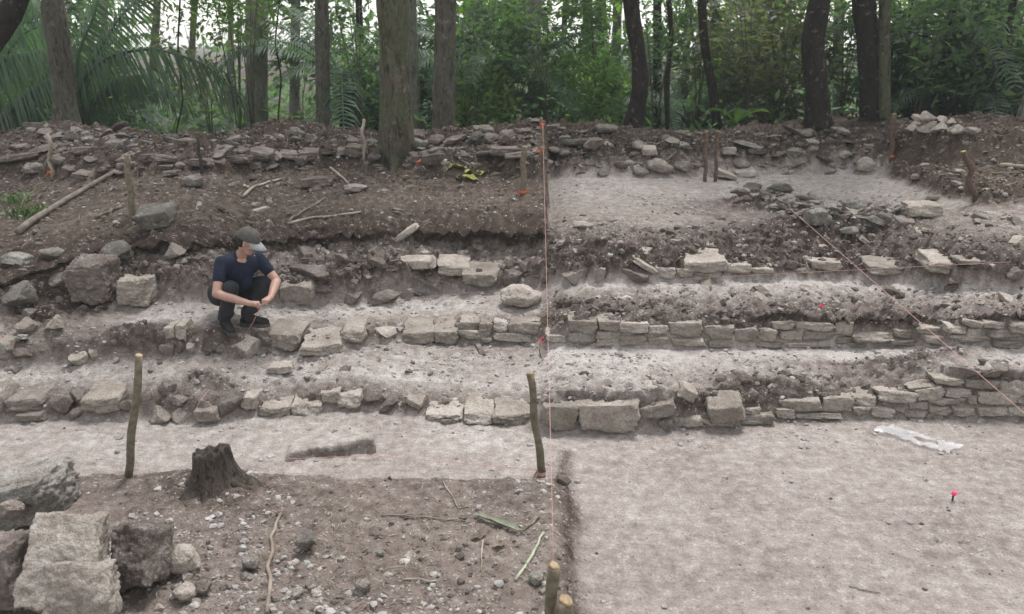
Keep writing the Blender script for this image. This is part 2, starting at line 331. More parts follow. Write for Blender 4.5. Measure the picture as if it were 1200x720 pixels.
def evaluate(L):
    A = [np.stack([np.interp(gx, c[:, 0], c[:, 1]), np.interp(gx, c[:, 0], c[:, 2])]) for c, *_ in L]
    Ys = np.maximum.accumulate(np.array([a[0] for a in A]) + np.arange(len(A))[:, None]*1e-4, axis=0); Zs = np.array([a[1] for a in A])
    at = np.array([[l[1], l[2], l[3], l[4], l[5]] for l in L]); R = np.zeros((6, len(gy), len(gx)))
    wob = fbm(gx, gx*0+3.3, 2.5, 3)*.05+fbm(gx, gx*0+8.3, .5, 2)*.0
    for i in range(len(gx)):
        yq = gy+wob[i]
        R[0, :, i] = np.interp(yq, Ys[:, i], Zs[:, i])
        for k in range(5): R[k+1, :, i] = np.interp(yq, Ys[:, i], at[:, k])
    return R
LL = loft(LEFT, list(range(-300, 641, 20))); LR = loft(RIGHT, list(range(640, 1561, 20)))
RL, RR = evaluate(LL), evaluate(LR)
ed = .05*fbm(XX, YY, 3, 3)
wl = np.where(YY < 6.2, sst(.05, .34, XX+ed*1.6), sst(-.16, .2, XX+ed))
wl = np.where(YY > 9.3, sst(.0, .09, XX+ed), wl)
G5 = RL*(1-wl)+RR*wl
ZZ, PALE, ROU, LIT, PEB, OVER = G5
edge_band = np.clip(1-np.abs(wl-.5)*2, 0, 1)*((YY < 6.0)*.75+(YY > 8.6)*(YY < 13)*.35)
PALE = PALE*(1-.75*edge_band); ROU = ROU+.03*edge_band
# baulk of uncut soil at the right of the upper trench
bl = [on_Z(x, y, 1.3) for x, y in ((1034, 176), (1046, 200), (1100, 226), (1150, 244), (1215, 268), (1300, 300))]
bx = np.interp(YY, [p[1] for p in bl][::-1], [p[0] for p in bl][::-1])
bw = sst(-.06, .14, XX-bx+ed*1.2)*sst(9.6, 10.2, YY)
ZZ += bw*.2*sst(15.5, 13.5, YY); PALE = PALE*(1-bw)+.16*bw; LIT = np.maximum(LIT, bw*.95); ROU = np.maximum(ROU, bw*.03)
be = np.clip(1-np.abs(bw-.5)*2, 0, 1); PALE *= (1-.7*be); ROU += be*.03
def hump(px, py, z, rx, ry, h, pale=None, rough=None, shape=2.):
    c = on_Z(px, py, z); d = np.sqrt(((XX-c[0])/rx)**2+((YY-c[1])/ry)**2); k = np.exp(-d**shape)
    global ZZ, PALE, ROU, PEB
    ZZ = ZZ+h*k
    if pale is not None: PALE = PALE*(1-k)+pale*k
    if rough is not None: ROU = np.maximum(ROU, rough*k); PEB = np.maximum(PEB, k)
    return c
hump(900, 232, 1.25, .75, .35, .17, .12, .06); hump(975, 248, 1.25, .9, .45, .2, .2, .06); hump(1040, 255, 1.22, .5, .4, .08, .3, .05)
hump(245, 575, .15, .42, .3, .10, .22, .02)                       # soil round the stump
# island of uncut floor with a ragged cut front
i0 = on_Z(333, 541, .03); i1 = on_Z(441, 531, .03); iu = (i1-i0)[:2]; iL = np.linalg.norm(iu); iu /= iL; iv = np.array([-iu[1], iu[0]]); en = fbm(XX, YY, 5, 4)*.10
ia = (XX-i0[0])*iu[0]+(YY-i0[1])*iu[1]+en*.6; ib = (XX-i0[0])*iv[0]+(YY-i0[1])*iv[1]+en
isl = 0
hump(100, 330, .9, .5, .4, .10, .2, .05); hump(40, 345, .85, .4, .3, .12, .1, .06)
hump(628, 140, 1.75, .7, .6, .16, .1, .06); hump(960, 140, 1.75, .9, .7, .12, .12, .05); hump(80, 150, 1.75, .8, .6, .12, .12, .06)
hump(335, 150, 1.75, .9, .6, .13, .14, .05); hump(215, 158, 1.7, .9, .7, -.14); hump(480, 158, 1.7, .7, .6, -.08); hump(800, 152, 1.7, .9, .7, -.08)
hump(1040, 425, .36, .9, .13, .07, .35, .05); hump(900, 448, .30, .5, .15, .06, .3, .05); hump(160, 398, .5, .35, .12, .07, .3, .05); hump(250, 468, .1, .3, .15, .05, .35, .05)
ROU = np.where(ROU > .028, ROU*1.35, ROU); d1 = fbm(XX, YY, 3.2, 5, .55); d2 = fbm(XX+5, YY*1.6, 13, 4, .6); d3 = np.abs(fbm(XX, YY+7, 6.5, 4, .55))
far = np.clip(1-(YY-15)/30, .3, 1)
fade = np.where((np.abs(XX) < 12) & (YY > 2.2), 1., .4)
ZZ = ZZ+ROU*fade*(d1*1.0+d2*1.2-d3*1.3+.3+.55*fbm(XX+2, YY+5, 25, 2, .6))+np.where(YY > 18, fbm(XX, YY, .12, 3)*.35, 0)+.012*fbm(XX, YY, 1.3, 3)
YN = YY+ROU*.9*fbm(XX+31, ZZ*3+YY*.6, 7, 4, .6)*(YY < 15.5)*(YY > 3.2)
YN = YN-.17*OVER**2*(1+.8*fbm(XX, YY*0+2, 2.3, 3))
XN = XX+ROU*.5*fbm(XX+11, YY+3, 8, 3, .6)*(np.abs(XX) < 10)
ny, nx = XX.shape; ii = np.arange(ny*nx).reshape(ny, nx)
F = np.stack([ii[:-1, :-1], ii[:-1, 1:], ii[1:, 1:], ii[1:, :-1]], -1).reshape(-1, 4)
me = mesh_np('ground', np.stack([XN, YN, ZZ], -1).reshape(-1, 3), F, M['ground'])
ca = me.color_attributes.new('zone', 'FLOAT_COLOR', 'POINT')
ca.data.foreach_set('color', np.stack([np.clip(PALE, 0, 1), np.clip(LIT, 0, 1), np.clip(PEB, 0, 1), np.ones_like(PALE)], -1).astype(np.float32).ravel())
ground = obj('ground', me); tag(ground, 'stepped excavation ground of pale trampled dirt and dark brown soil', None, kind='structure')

def bil(A, x, y):
    x = np.asarray(x, float); y = np.asarray(y, float)
    i = np.clip(np.searchsorted(gx, x)-1, 0, len(gx)-2); j = np.clip(np.searchsorted(gy, y)-1, 0, len(gy)-2)
    u = np.clip((x-gx[i])/(gx[i+1]-gx[i]), 0, 1); v = np.clip((y-gy[j])/(gy[j+1]-gy[j]), 0, 1)
    return (A[j, i]*(1-u)+A[j, i+1]*u)*(1-v)+(A[j+1, i]*(1-u)+A[j+1, i+1]*u)*v
def hz(x, y): return float(bil(ZZ, x, y))
_ty = np.concatenate([np.arange(2.2, 16, .012), np.arange(16, 80, .1)])
def G(px, py):
    """the point of the ground seen at a pixel"""
    d = ray(px, py); P = CAM+d[None, :]*(_ty/d[1])[:, None]; k = np.argmax(P[:, 2] <= bil(ZZ, P[:, 0], P[:, 1]))
    return P[k]

# ------------------------------------------------------------------ stones
def rock_mesh(name, seed, mat, kind):
    r = np.random.default_rng(seed); n = 15 if kind == 'block' else 16
    if kind == 'boulder': n = 40
    V = []; F = []; idx = {}
    def vid(p):
        k = tuple(np.round(p, 5))
        if k not in idx: idx[k] = len(V); V.append(p)
        return idx[k]
    g = np.linspace(-1, 1, n)
    for ax in range(3):
        for s in (-1, 1):
            for a in range(n-1):
                for b in range(n-1):
                    q = []
                    for da, db in ((0, 0), (1, 0), (1, 1), (0, 1)):
                        p = np.zeros(3); p[ax] = s; p[(ax+1) % 3] = g[a+da]; p[(ax+2) % 3] = g[b+db]; q.append(vid(p))
                    F.append(q if s > 0 else q[::-1])
    V = np.array(V); nrm = np.linalg.norm(V, axis=1, keepdims=True)
    if kind in ('block', 'boulder'):
        k = .86; V = V*(1-.16*(nrm-1)/.73); cuts = 9; lo, hi = .86, 1.12
    elif kind == 'rock': V = V/nrm*1.3; cuts = 11; lo, hi = .5, .92
    else: V = V/nrm*(.8+.35/nrm); cuts = 8; lo, hi = .72, 1.0
    for c in range(cuts):
        if kind in ('block', 'boulder') and c < 6:
            d = np.zeros(3); d[c % 3] = 1 if c < 3 else -1; d += r.normal(0, .15, 3); o = r.uniform(.84, .97)
        else: d = r.normal(0, 1, 3); o = r.uniform(lo, hi)*(1.25 if kind in ('block', 'boulder') else 1)
        d /= np.linalg.norm(d); t = V@d-o; V = V-np.outer(np.clip(t, 0, None), d)*.96
    def n3(sc, oc): return np.array([mnoise.fractal(Vector(q)*sc+Vector((seed, seed*.37, 5)), .9, 2.1, oc) for q in V.tolist()])
    nz = n3(1.3, 4)
    nz2 = n3(5.0, 3)
    V = V*(1+(.12 if kind == 'block' else .13)*nz[:, None]+.06*nz2[:, None])
    if kind == 'boulder': V = V*(1+.03*n3(9, 4)[:, None]-.06*np.abs(n3(2.4, 4))[:, None])
    V = V-(V.max(0)+V.min(0))/2; V /= (V.max(0)-V.min(0))
    return mesh_np(name, V, F, mat)
ROCK = {}
for mk in ('lime', 'rubble', 'greystone'):
    for kind, num in (('block', 9), ('rock', 9), ('round', 5), ('boulder', 3)):
        ROCK[mk, kind] = [rock_mesh('stone', 100*k+sum(map(ord, mk+kind)), M[mk], kind) for k in range(num)]
def stone(x0, yt, x1, yb, parent=None, mat='lime', kind='block', dep=None, roll=0., yaw=None, tilt=0., proud=.05, name='stone', sink=.008, yfix=None, bury=0.):
    """a stone whose front face spans the pixel box; it stands where its bottom edge meets the ground"""
    xc = (x0+x1)/2; p = G(xc, yb) if yfix is None else on_Y(xc, yb, yfix)
    dd = depth(p); wd = (x1-x0)*dd/FPX
    ang = PITCH+math.atan((yb-CY)/FPX); ht = (yb-yt)*dd/FPX/math.cos(ang)
    if kind != 'block': ht *= .92
    dp = dep if dep is not None else (.28 if kind == 'block' else max(.85*wd, 1.1*ht))
    if roll:
        c, s = abs(math.cos(math.radians(roll))), abs(math.sin(math.radians(roll))); k = c*c-s*s
        if abs(k) > .25: a, b = (wd*c-ht*s)/k, (ht*c-wd*s)/k; wl_, hl_ = max(a, .05), max(b, .04)
        else: wl_, hl_ = wd, ht
    else: wl_, hl_ = wd, ht
    me = random.choice(ROCK[mat, kind])
    rz = random.gauss(0, .05) if yaw is None else math.radians(yaw)
    o = obj(name, me, parent, (p[0], p[1]-proud+dp/2, p[2]+ht/2-sink/2-bury*ht), (math.radians(tilt), math.radians(-roll), rz), (wl_*(1.15 if kind == 'block' else 1.05), dp, hl_*1.0*(1+bury*.6)+sink))
    return o

# ------------------------------------------------------------------ the three stone risers, stone by stone
def thing(name, label, cat, loc, group=None): return tag(empty(name, loc), label, cat, group)
class Holder:                      # keeps children at world positions under an Empty that stands at the thing's base
    def __init__(s, name, label, cat, loc, group=None): s.e = thing(name, label, cat, tuple(loc), group); s.off = Vector(loc)
    def add(s, o): o.parent = s.e; o.location = Vector(o.location)-s.off; return o
r1 = Holder('stone_riser', 'lowest riser of squared and tumbled limestone at foot of the steps', 'stone riser', on_Z(640, 505, 0))
r2 = Holder('stone_riser', 'middle riser of small flat stones in two courses, person squatting above it', 'stone riser', on_Z(640, 404, .35))
r3 = Holder('stone_riser', 'uppermost broken riser with few squared blocks under the soil bank', 'stone riser', on_Z(640, 335, .62))
R1 = [(636,474,676,506),(677,471,745,506),(771,489,787,501,'r'),(789,487,824,501),(820,491,860,500),(872,477,890,485),(870,486,906,498),
 (912,467,963,484),(964,466,998,485),(908,479,930,492),(930,485,985,492),(998,463,1026,475),(1028,459,1071,473),(1105,453,1136,465),(1086,464,1130,474),
 (1132,463,1143,474),(1144,458,1189,475),(1131,444,1169,456),(1172,446,1206,463),(1190,465,1206,475),(1020,476,1045,489),(1047,475,1060,481),
 (1058,480,1085,489),(1064,471,1086,479),(1087,474,1112,484),(1113,475,1140,489),(1143,475,1180,489),(1181,476,1210,488),(1085,484,1104,490),(996,476,1018,487),
 (502,478,543,489,'p'),(544,479,578,493,'p'),(579,479,622,493,'p'),(517,489,530,496,'r'),
 (475,461,500,478,'r'),(445,467,468,481,'r'),(425,457,446,477,'r'),(396,458,424,474,'p'),(376,459,397,472),(309,470,341,484,'p'),(341,467,376,483,'p'),(285,465,301,482),
 (301,473,309,484,'r'),(229,479,257,497),(199,477,225,495,'r'),(168,476,200,496,'r'),(201,463,220,474,'r'),(253,458,283,488,'r'),(184,446,206,461,'r'),
 (11,462,50,477,'p'),(57,461,86,485,'r'),(79,455,101,475,'r'),(100,460,141,479,'p'),(139,466,157,481,'r'),(-6,445,8,490,'r'),(82,477,99,490,'r')]
for b in R1:
    k = b[4] if len(b) > 4 else ''
    r1.add(stone(*b[:4], kind='rock' if k == 'r' else 'block', mat='rubble' if k == 'r' and random.random() < .6 else 'lime', dep=.5 if k == 'p' else None,
                 proud=.09 if k == 'p' else .045, bury=.15 if k == 'r' else (.08 if k == 'p' else 0), tilt=random.gauss(0, 3) if k != 'p' else random.uniform(3, 9), roll=random.gauss(0, 2)))
r1.add(stone(743,470,790,492, roll=11)); r1.add(stone(826,464,871,495, dep=.3, proud=.12, roll=5, tilt=10)); r1.add(stone(792,451,818,474, roll=-33, dep=.2))
r1.add(stone(1070,451,1103,470, roll=9)); r1.add(stone(1064,449,1096,457, roll=9, dep=.22)); r1.add(stone(1092,440,1124,448, roll=-2, dep=.25, proud=.08))
r1.add(stone(1115,429,1148,439, kind='rock', mat='rubble', proud=.07)); r1.add(stone(1147,428,1187,441, kind='rock', mat='rubble', proud=.07))
R2 = [(667,373,700,390),(701,374,727,387),(728,378,759,391),(760,382,782,393),(784,377,821,394),(824,381,859,398),(860,385,887,402),(888,384,909,400),(904,375,929,387),
 (930,375,975,387),(976,375,998,393),(665,390,698,403),(700,388,726,398),(699,398,725,406),(640,392,663,401),(727,392,756,405),(758,394,784,405),(786,395,827,406),(828,398,856,408),
 (913,388,938,399),(940,388,976,399),(978,394,1000,401),(999,386,1047,398,'p'),(993,398,1016,406),(1049,386,1077,397),(1079,382,1110,392),(1111,382,1132,391),(1132,383,1157,394),
 (1159,384,1197,397),(1151,375,1183,384),(1183,372,1212,386,'p'),(1044,396,1081,404),(1083,392,1116,403),(1117,392,1158,402),(1161,397,1197,406),(1197,392,1222,404),(885,400,915,408),(918,400,975,407),
 (539,375,562,387),(562,378,577,390),(578,377,595,390),(597,377,635,392),(538,387,574,398),(579,390,635,402),(563,394,577,400),
 (472,384,508,399,'p'),(510,383,537,398,'p'),(434,384,471,398,'r'),(401,384,427,397,'p'),(353,397,398,413,'p'),(264,391,300,418,'r'),(250,400,264,413,'r'),(296,387,319,405,'r'),
 (317,385,353,406,'p'),(195,382,207,400),(208,380,218,401),(207,396,217,410,'r'),(219,392,231,414,'r'),(231,391,263,412,'r'),(188,400,206,415,'r'),(15,404,38,424,'r'),(80,408,103,428,'r'),(102,406,119,420,'r')]
for b in R2:
    k = b[4] if len(b) > 4 else ''
    r2.add(stone(*b[:4], kind='rock' if k == 'r' else 'block', mat='rubble' if k == 'r' and random.random() < .6 else 'lime', dep=.48 if k == 'p' else None,
                 proud=.09 if k == 'p' else .045, bury=.15 if k == 'r' else (.08 if k == 'p' else 0), tilt=random.gauss(0, 3) if k != 'p' else random.uniform(2, 8), roll=random.gauss(0, 2)))
r2.add(stone(1126,372,1151,383, roll=-9, dep=.2, proud=.08))
R3 = [(468,303,509,318),(513,306,548,318,'p'),(545,315,584,330,'p'),(585,314,613,338,'r'),(429,298,454,317,'r'),(431,341,466,358,'r'),(464,335,486,351,'r'),
 (403,323,421,338,'r'),(397,340,423,356,'r'),(332,312,386,329,'r'),(329,332,366,357),(361,326,391,351,'r'),(392,296,409,306,'r'),
 (659,309,690,333,'r'),(684,311,713,330,'r'),(717,311,761,332,'r'),(769,313,791,327),(791,315,812,326),(813,315,845,325),(802,299,849,315,'p'),(847,310,880,321),(880,312,908,320),
 (932,312,949,321,'r'),(949,305,984,317),(1018,305,1054,319,'p'),(1087,301,1128,316,'p'),(1126,304,1150,311),(1034,334,1053,346,'r'),(1180,311,1206,326,'r'),(920,303,935,313,'r'),(1110,325,1130,334,'r')]
for b in R3:
    k = b[4] if len(b) > 4 else ''
    r3.add(stone(*b[:4], kind='rock' if k == 'r' else 'block', mat='rubble' if k == 'r' and random.random() < .65 else 'lime', dep=.48 if k == 'p' else None,
                 proud=.12 if k == 'p' else .045, bury=.15 if k == 'r' else (.08 if k == 'p' else 0), tilt=random.gauss(0, 3) if k != 'p' else random.uniform(4, 9), roll=random.gauss(0, 2)))
r3.add(stone(740,302,770,321, roll=-28, dep=.2)); r3.add(stone(482,322,527,346, kind='rock', mat='lime', roll=-18))

def course(h, x, x1, yt, yb, rows):                    # the walls go on beyond the frame
    while x < x1:
        w_ = random.uniform(22, 44)
        for k in range(rows):
            dy = (yb-yt)/rows; h.add(stone(x+random.uniform(-4, 4)*k, yt+dy*k, x+w_+random.uniform(-4, 4)*k, yt+dy*(k+1), proud=.05, roll=random.gauss(0, 2)))
        x += w_+1
course(r1, 1206, 1400, 448, 489, 3); course(r2, 1222, 1400, 376, 406, 2); course(r1, -180, -12, 462, 486, 1); course(r2, -180, -10, 400, 424, 1)
# ------------------------------------------------------------------ rubble behind: collapsed wall on the left, bank behind the plaster floor
wl_ = Holder('rubble_wall', 'low collapsed rubble wall of brownish stones along the top of soil slope', 'rubble wall', G(300, 198))
W = [(292,174,317,190,'b'),(263,183,290,195,'b'),(249,186,263,197),(317,177,334,188),(331,178,350,188,'b'),(350,177,371,186,'b'),(346,183,361,197),(375,175,395,184,'b'),(394,174,408,183,'b'),
 (405,170,426,186),(291,190,306,199),(305,193,325,201),(222,187,246,197,'b'),(-8,178,46,193,'b'),(20,190,60,208),(55,180,85,195),(72,192,97,203),(85,173,103,183),(97,182,117,192),(137,189,158,198,'b'),
 (130,180,156,190),(165,181,181,191),(180,182,205,194),(202,190,213,199),(185,192,203,199),(110,195,131,205),(133,198,149,207),(87,201,107,210),(190,200,207,207),(245,176,262,186),(160,190,178,200),(430,178,446,190),
 (270,172,290,181),(4,168,30,178),(36,170,60,180)]
for b in W: wl_.add(stone(*b[:4], mat='rubble', kind='block' if len(b) > 4 else random.choice(['rock', 'round', 'block']), dep=.4, proud=.08, roll=random.gauss(0, 5), tilt=random.gauss(0, 6)))
def scatter_px(h, x0, x1, ylo, yhi, n, w0, w1, mat, kinds=('rock', 'round', 'rock', 'block'), flat=.6, **kw):
    for _ in range(n):
        x = random.uniform(x0, x1); t = (x-x0)/(x1-x0)
        a = ylo(x) if callable(ylo) else ylo; b = yhi(x) if callable(yhi) else yhi
        y = random.uniform(a, b); w_ = w0*(w1/w0)**(random.random()**1.4)
        h.add(stone(x-w_/2, y-w_*flat*random.uniform(.6, 1.15), x+w_/2, y, mat=mat if isinstance(mat, str) else random.choice(mat), kind=random.choice(kinds), proud=.02, bury=.3, roll=random.gauss(0, 14), tilt=random.gauss(0, 10), yaw=random.uniform(-40, 40), **kw))
crestL = lambda x: np.interp(x, [0, 80, 200, 300, 400, 500, 640], [164, 156, 166, 156, 160, 162, 152])
scatter_px(wl_, -20, 450, crestL, 178, 75, 8, 24, ('rubble', 'rubble', 'greystone'), flat=.5)
scatter_px(wl_, 30, 140, 152, 166, 22, 9, 26, ('rubble', 'greystone'), flat=.6)
rb = Holder('rubble_bank', 'rough bank of tumbled stones and earth behind the upper plaster floor', 'rubble bank', G(800, 206))
B = [(494,176,523,194,'b'),(500,170,521,182),(487,164,504,176),(501,156,521,170),(520,160,541,169),(547,152,568,170),(563,155,586,168),(580,150,604,170),(555,174,581,185),(575,172,613,184,'b'),(592,177,626,187,'b'),
 (604,158,616,166),(613,128,643,140,'b'),(621,138,641,147),(684,160,709,177),(660,163,691,173,'b'),(740,165,754,177),(751,172,770,183,'bl'),(757,183,791,207,'l'),(779,161,799,171,'l'),(740,196,761,206),(789,187,813,203),
 (699,147,723,156,'b'),(857,162,899,178),(876,175,897,183,'b'),(846,173,861,184,'bl'),(839,198,863,211,'bl'),(862,198,885,208,'bl'),(858,187,879,196),(938,152,952,162),(946,162,961,170,'l'),(944,168,961,178),(983,150,997,160,'l'),
 (987,163,1002,171),(918,150,946,159),(640,170,662,182),(655,176,672,186),(700,196,716,205),(720,188,737,199),(905,176,925,186),(925,184,948,195),(955,182,975,193),(979,176,999,187)]
for b in B:
    k = b[4] if len(b) > 4 else ''
    rb.add(stone(*b[:4], mat='lime' if 'l' in k else random.choice(['rubble', 'rubble', 'greystone']), kind='block' if 'b' in k else random.choice(['rock', 'round']), dep=.35, proud=.1, roll=random.gauss(0, 8), tilt=random.gauss(0, 8)))
crestR = lambda x: np.interp(x, [470, 560, 640, 750, 850, 950, 1050], [160, 154, 150, 158, 158, 147, 150])
scatter_px(rb, 476, 660, lambda x: crestR(x), 200, 55, 9, 28, ('rubble', 'greystone', 'rubble'), flat=.5)
scatter_px(rb, 645, 1030, lambda x: crestR(x), lambda x: 198, 110, 7, 24, ('rubble', 'rubble', 'greystone'), flat=.5)
scatter_px(rb, 650, 1010, 192, 206, 30, 7, 15, ('rubble', 'lime'), flat=.5)
hp = Holder('rubble_heap', 'heap of grey lichened rubble lying on the upper plaster floor', 'rubble heap', G(970, 265))
scatter_px(hp, 900, 1070, lambda x: np.interp(x, [900, 950, 1070], [228, 232, 244]), lambda x: np.interp(x, [900, 990, 1070], [248, 272, 266]), 130, 7, 22, ('greystone', 'greystone', 'rubble'), flat=.55)
for b in ((900,213,932,228),(912,228,932,242),(945,243,976,265),(992,232,1015,248),(1012,250,1040,268),(985,264,1005,276)): hp.add(stone(*b, mat='greystone', kind='rock', proud=.08, roll=random.gauss(0, 8)))
scatter_px(hp, 858, 925, 222, 244, 22, 7, 15, ('rubble', 'rubble', 'greystone'), flat=.6)
rp = Holder('stone_pile', 'pile of pale tumbled stones at the forest edge beyond leaf-littered soil', 'stone pile', G(1100, 158))
for b in ((1066,140,1080,150),(1076,141,1098,157),(1093,143,1112,156),(1061,146,1078,156),(1110,145,1123,156),(1116,146,1136,158),(1132,149,1152,160)): rp.add(stone(*b, mat='lime', kind='rock'))
yp = G(1100, 157)[1]
for b in ((1068,133,1079,142),(1077,130,1098,143),(1095,135,1111,145),(1108,138,1120,147)): rp.add(stone(*b, mat='lime', kind='rock', yfix=yp+.15))

# ------------------------------------------------------------------ loose stones and boulders, each a thing of its own
def loose(label, b, cat='stone', name='loose_stone', group=None, **kw):
    return tag(stone(*b, name=name, **kw), label, cat, group)
loose('grey slab lying tilted on the soil slope beside a thin pale stake', (160,240,204,268), mat='greystone', kind='block', roll=9, dep=.35, proud=.1, tilt=12)
loose('large angular boulder with dark brown underside at left end of the top riser', (79,302,136,358), cat='boulder', name='boulder', mat='rubble', kind='boulder', dep=.45, proud=.1)
loose('grey lichened boulder resting behind the large angular boulder', (102,290,142,325), cat='boulder', name='boulder', mat='greystone', kind='rock', dep=.4, proud=-.1)
loose('pale wedge-shaped stone right of the large angular boulder', (138,323,182,359), mat='lime', kind='boulder', dep=.35, proud=.08)
loose('pale upright stone set in the soil bank above the wedge-shaped stone', (191,284,216,304), mat='lime', kind='rock', proud=.08)
loose('flattish grey stone in the earth left of the boulders', (57,320,84,338), mat='greystone', kind='rock', proud=.06)
loose('dark mossy lump of stone on the soil at the left trench end', (0,330,40,362), mat='greystone', kind='rock', proud=.08)
loose('pale grey stone half sunk in the leaf-strewn slope, ragged edge', (0,296,32,315), mat='greystone', kind='rock', proud=.05)
loose('small dark grey stone alone on the upper left soil slope', (42,292,71,306), mat='greystone', kind='rock', proud=.05)
loose('tilted squared slab sticking out of the dark soil bank', (458,262,491,286), mat='lime', kind='block', roll=33, dep=.2, proud=.09)
loose('flat pale slab on the slope left of the big tree, stick lying over it', (354,207,389,221), mat='rubble', kind='block', roll=7, proud=.06)
loose('thin rounded slab beside the stick, left of the big tree', (402,216,429,226), mat='lime', kind='round', proud=.05)
loose('grey hump-backed stone below the rubble wall, near the thin black rod', (213,204,237,221), mat='greystone', kind='round', proud=.05)
loose('brown faced stone on the left of two at the end of the upper tread', (19,373,43,392), mat='lime', kind='rock', proud=.06)
loose('pale stone with flat top on the right of two at end of upper tread', (50,370,74,390), mat='lime', kind='rock', proud=.06)
loose('small stone above the pair at the end of the upper tread', (26,362,42,374), mat='rubble', kind='rock', proud=.04)
loose('broad pale rounded boulder bulging from the upper tread beside the twine line', (586,337,635,364), cat='boulder', name='boulder', mat='lime', kind='round', dep=.45, proud=.05)
loose('long flat stone lying on the pale floor in front of lowest riser', (22,484,53,494), mat='lime', kind='block', dep=.15, proud=.04)
loose('white squarish block standing at the far corner of upper plaster floor', (1006,183,1028,204), mat='lime', kind='round', proud=.06)
loose('flat pale slab right of the grey rubble heap', (1064,240,1104,256), mat='lime', kind='block', proud=.05, dep=.4)
loose('thin pale slab on the bank edge just right of the twine', (672,260,696,268), mat='lime', kind='round', proud=.04)
loose('small flat chip beside the thin pale slab on bank edge', (700,260,712,265), mat='lime', kind='round', proud=.03)
loose('angular flat stone lying on the middle tread below the person', (314,428,342,438), mat='lime', kind='block', proud=.03, dep=.18, roll=4)
loose('rounded pale cobble, largest on the littered soil in the foreground', (189,648,230,679), cat='cobble', name='cobble', mat='lime', kind='round', proud=.02)
loose('pale cobble among pebbles beside the boulder heap', (199,690,229,708), cat='cobble', name='cobble', mat='lime', kind='round', proud=.02)
loose('brown rounded cobble among pebbles beside the boulder heap', (226,684,246,700), cat='cobble', name='cobble', mat='rubble', kind='round', proud=.02)
loose('dark grey pebble close to the front stake', (619,673,637,688), cat='cobble', name='cobble', mat='greystone', kind='round', proud=.02)
loose('dark grey pebble alone on soil, left of the front stake', (415,682,433,696), cat='cobble', name='cobble', mat='greystone', kind='round', proud=.02)
loose('angular grey pebble near the bent root', (346,628,370,650), cat='cobble', name='cobble', mat='greystone', kind='rock', proud=.02)
loose('blue grey pebble left of the bent root', (281,656,302,672), cat='cobble', name='cobble', mat='greystone', kind='rock', proud=.02)
# foreground boulder heap
loose('long grey lichened boulder leaning to the left, small cobble on top', (-60,563,78,648), cat='boulder', name='boulder', mat='greystone', kind='boulder', dep=.42, roll=15, proud=.0)
loose('pale flat-faced limestone block propped up in the foreground heap', (27,622,123,728), cat='boulder', name='boulder', mat='lime', kind='boulder', dep=.24, roll=-3, tilt=-38, proud=.0)
loose('lower greenish limestone block in front of the pale flat-faced block', (56,676,136,750), cat='boulder', name='boulder', mat='lime', kind='boulder', dep=.2, tilt=-32, proud=.02)
loose('dark rough boulder wedged behind the pale flat-faced block', (112,652,174,722), cat='boulder', name='boulder', mat='rubble', kind='boulder', dep=.36, proud=-.1, tilt=-30)
loose('brown rough boulder below the leaning grey boulder', (-40,646,28,730), cat='boulder', name='boulder', mat='rubble', kind='boulder', dep=.3, proud=.0)
loose('white rounded stone behind the leaning grey boulder', (-14,556,12,584), cat='stone', mat='lime', kind='round', proud=.0)
c = G(16, 648); p = on_Y(16, 596, c[1]+.0); d_ = depth(p)
tag(obj('cobble', ROCK['lime', 'round'][1], None, (p[0], p[1]-.02, p[2]+.005), (.3, .2, .4), (.15, .12, .14)), 'small rounded cobble resting on the leaning grey boulder', 'cobble')
class Bedded:                      # stones stuck in the earth: parts of the ground
    def __init__(s, *a): pass
    def add(s, o): o.name = 'bedded_stone'; o.parent = ground; return o
class Loose:
    def __init__(s, label, group, cat='stone', name='loose_stone'): s.a = (label, cat, group); s.n = name
    def add(s, o): o.name = s.n; tag(o, *s.a); return o
scatter_px(Bedded('small pale stone bedded in the trampled lower tread', 'stones bedded in lower tread'), 0, 640, 418, 446, 26, 7, 15, ('lime', 'rubble'), flat=.5)
scatter_px(Bedded('small stone crumbled out below the top riser on the left', 'crumbled stones on the upper left ledge'), 190, 640, 286, 312, 60, 7, 18, ('lime', 'rubble', 'rubble'), flat=.6)
scatter_px(Bedded('small stone in the earth of the top riser left of twine', 'stones in earth of the top riser'), 180, 640, 320, 350, 34, 8, 20, ('lime', 'rubble', 'rubble'), flat=.6)
scatter_px(Bedded('small stone stuck in the brown bank right of the twine line', 'stones in the brown bank'), 645, 1200, 274, 306, 55, 6, 14, ('lime', 'rubble'), flat=.6)
scatter_px(Loose('small stone on the brown slope below grey rubble heap', 'stones on the brown slope'), 660, 1200, 250, 278, 45, 5, 12, ('lime', 'rubble'), flat=.5)
scatter_px(Bedded('small stone in the ragged tread edge right of twine', 'stones in ragged tread edges'), 650, 1200, 338, 370, 45, 6, 14, ('lime', 'rubble'), flat=.5)
scatter_px(Bedded('small stone in earth above the lowest riser right of twine', 'stones above lowest riser'), 650, 1100, 432, 462, 26, 6, 13, ('lime', 'rubble'), flat=.5)
scatter_px(Loose('small stone fallen at the foot of a left riser', 'stones fallen below the left risers'), 0, 640, 398, 420, 24, 6, 13, ('lime', 'rubble'), flat=.6)
scatter_px(Loose('cobble among the pebbles on littered foreground soil', 'cobbles on the foreground soil', 'cobble', 'cobble'), 180, 380, 660, 725, 34, 8, 20, ('greystone', 'lime', 'rubble'), kinds=('round', 'rock'), flat=.7)
scatter_px(Loose('stone chip scattered on the dark foreground soil', 'chips on the foreground soil', 'cobble', 'cobble'), 230, 640, 600, 720, 34, 6, 14, ('greystone', 'lime', 'rubble'), kinds=('round', 'rock'), flat=.6)
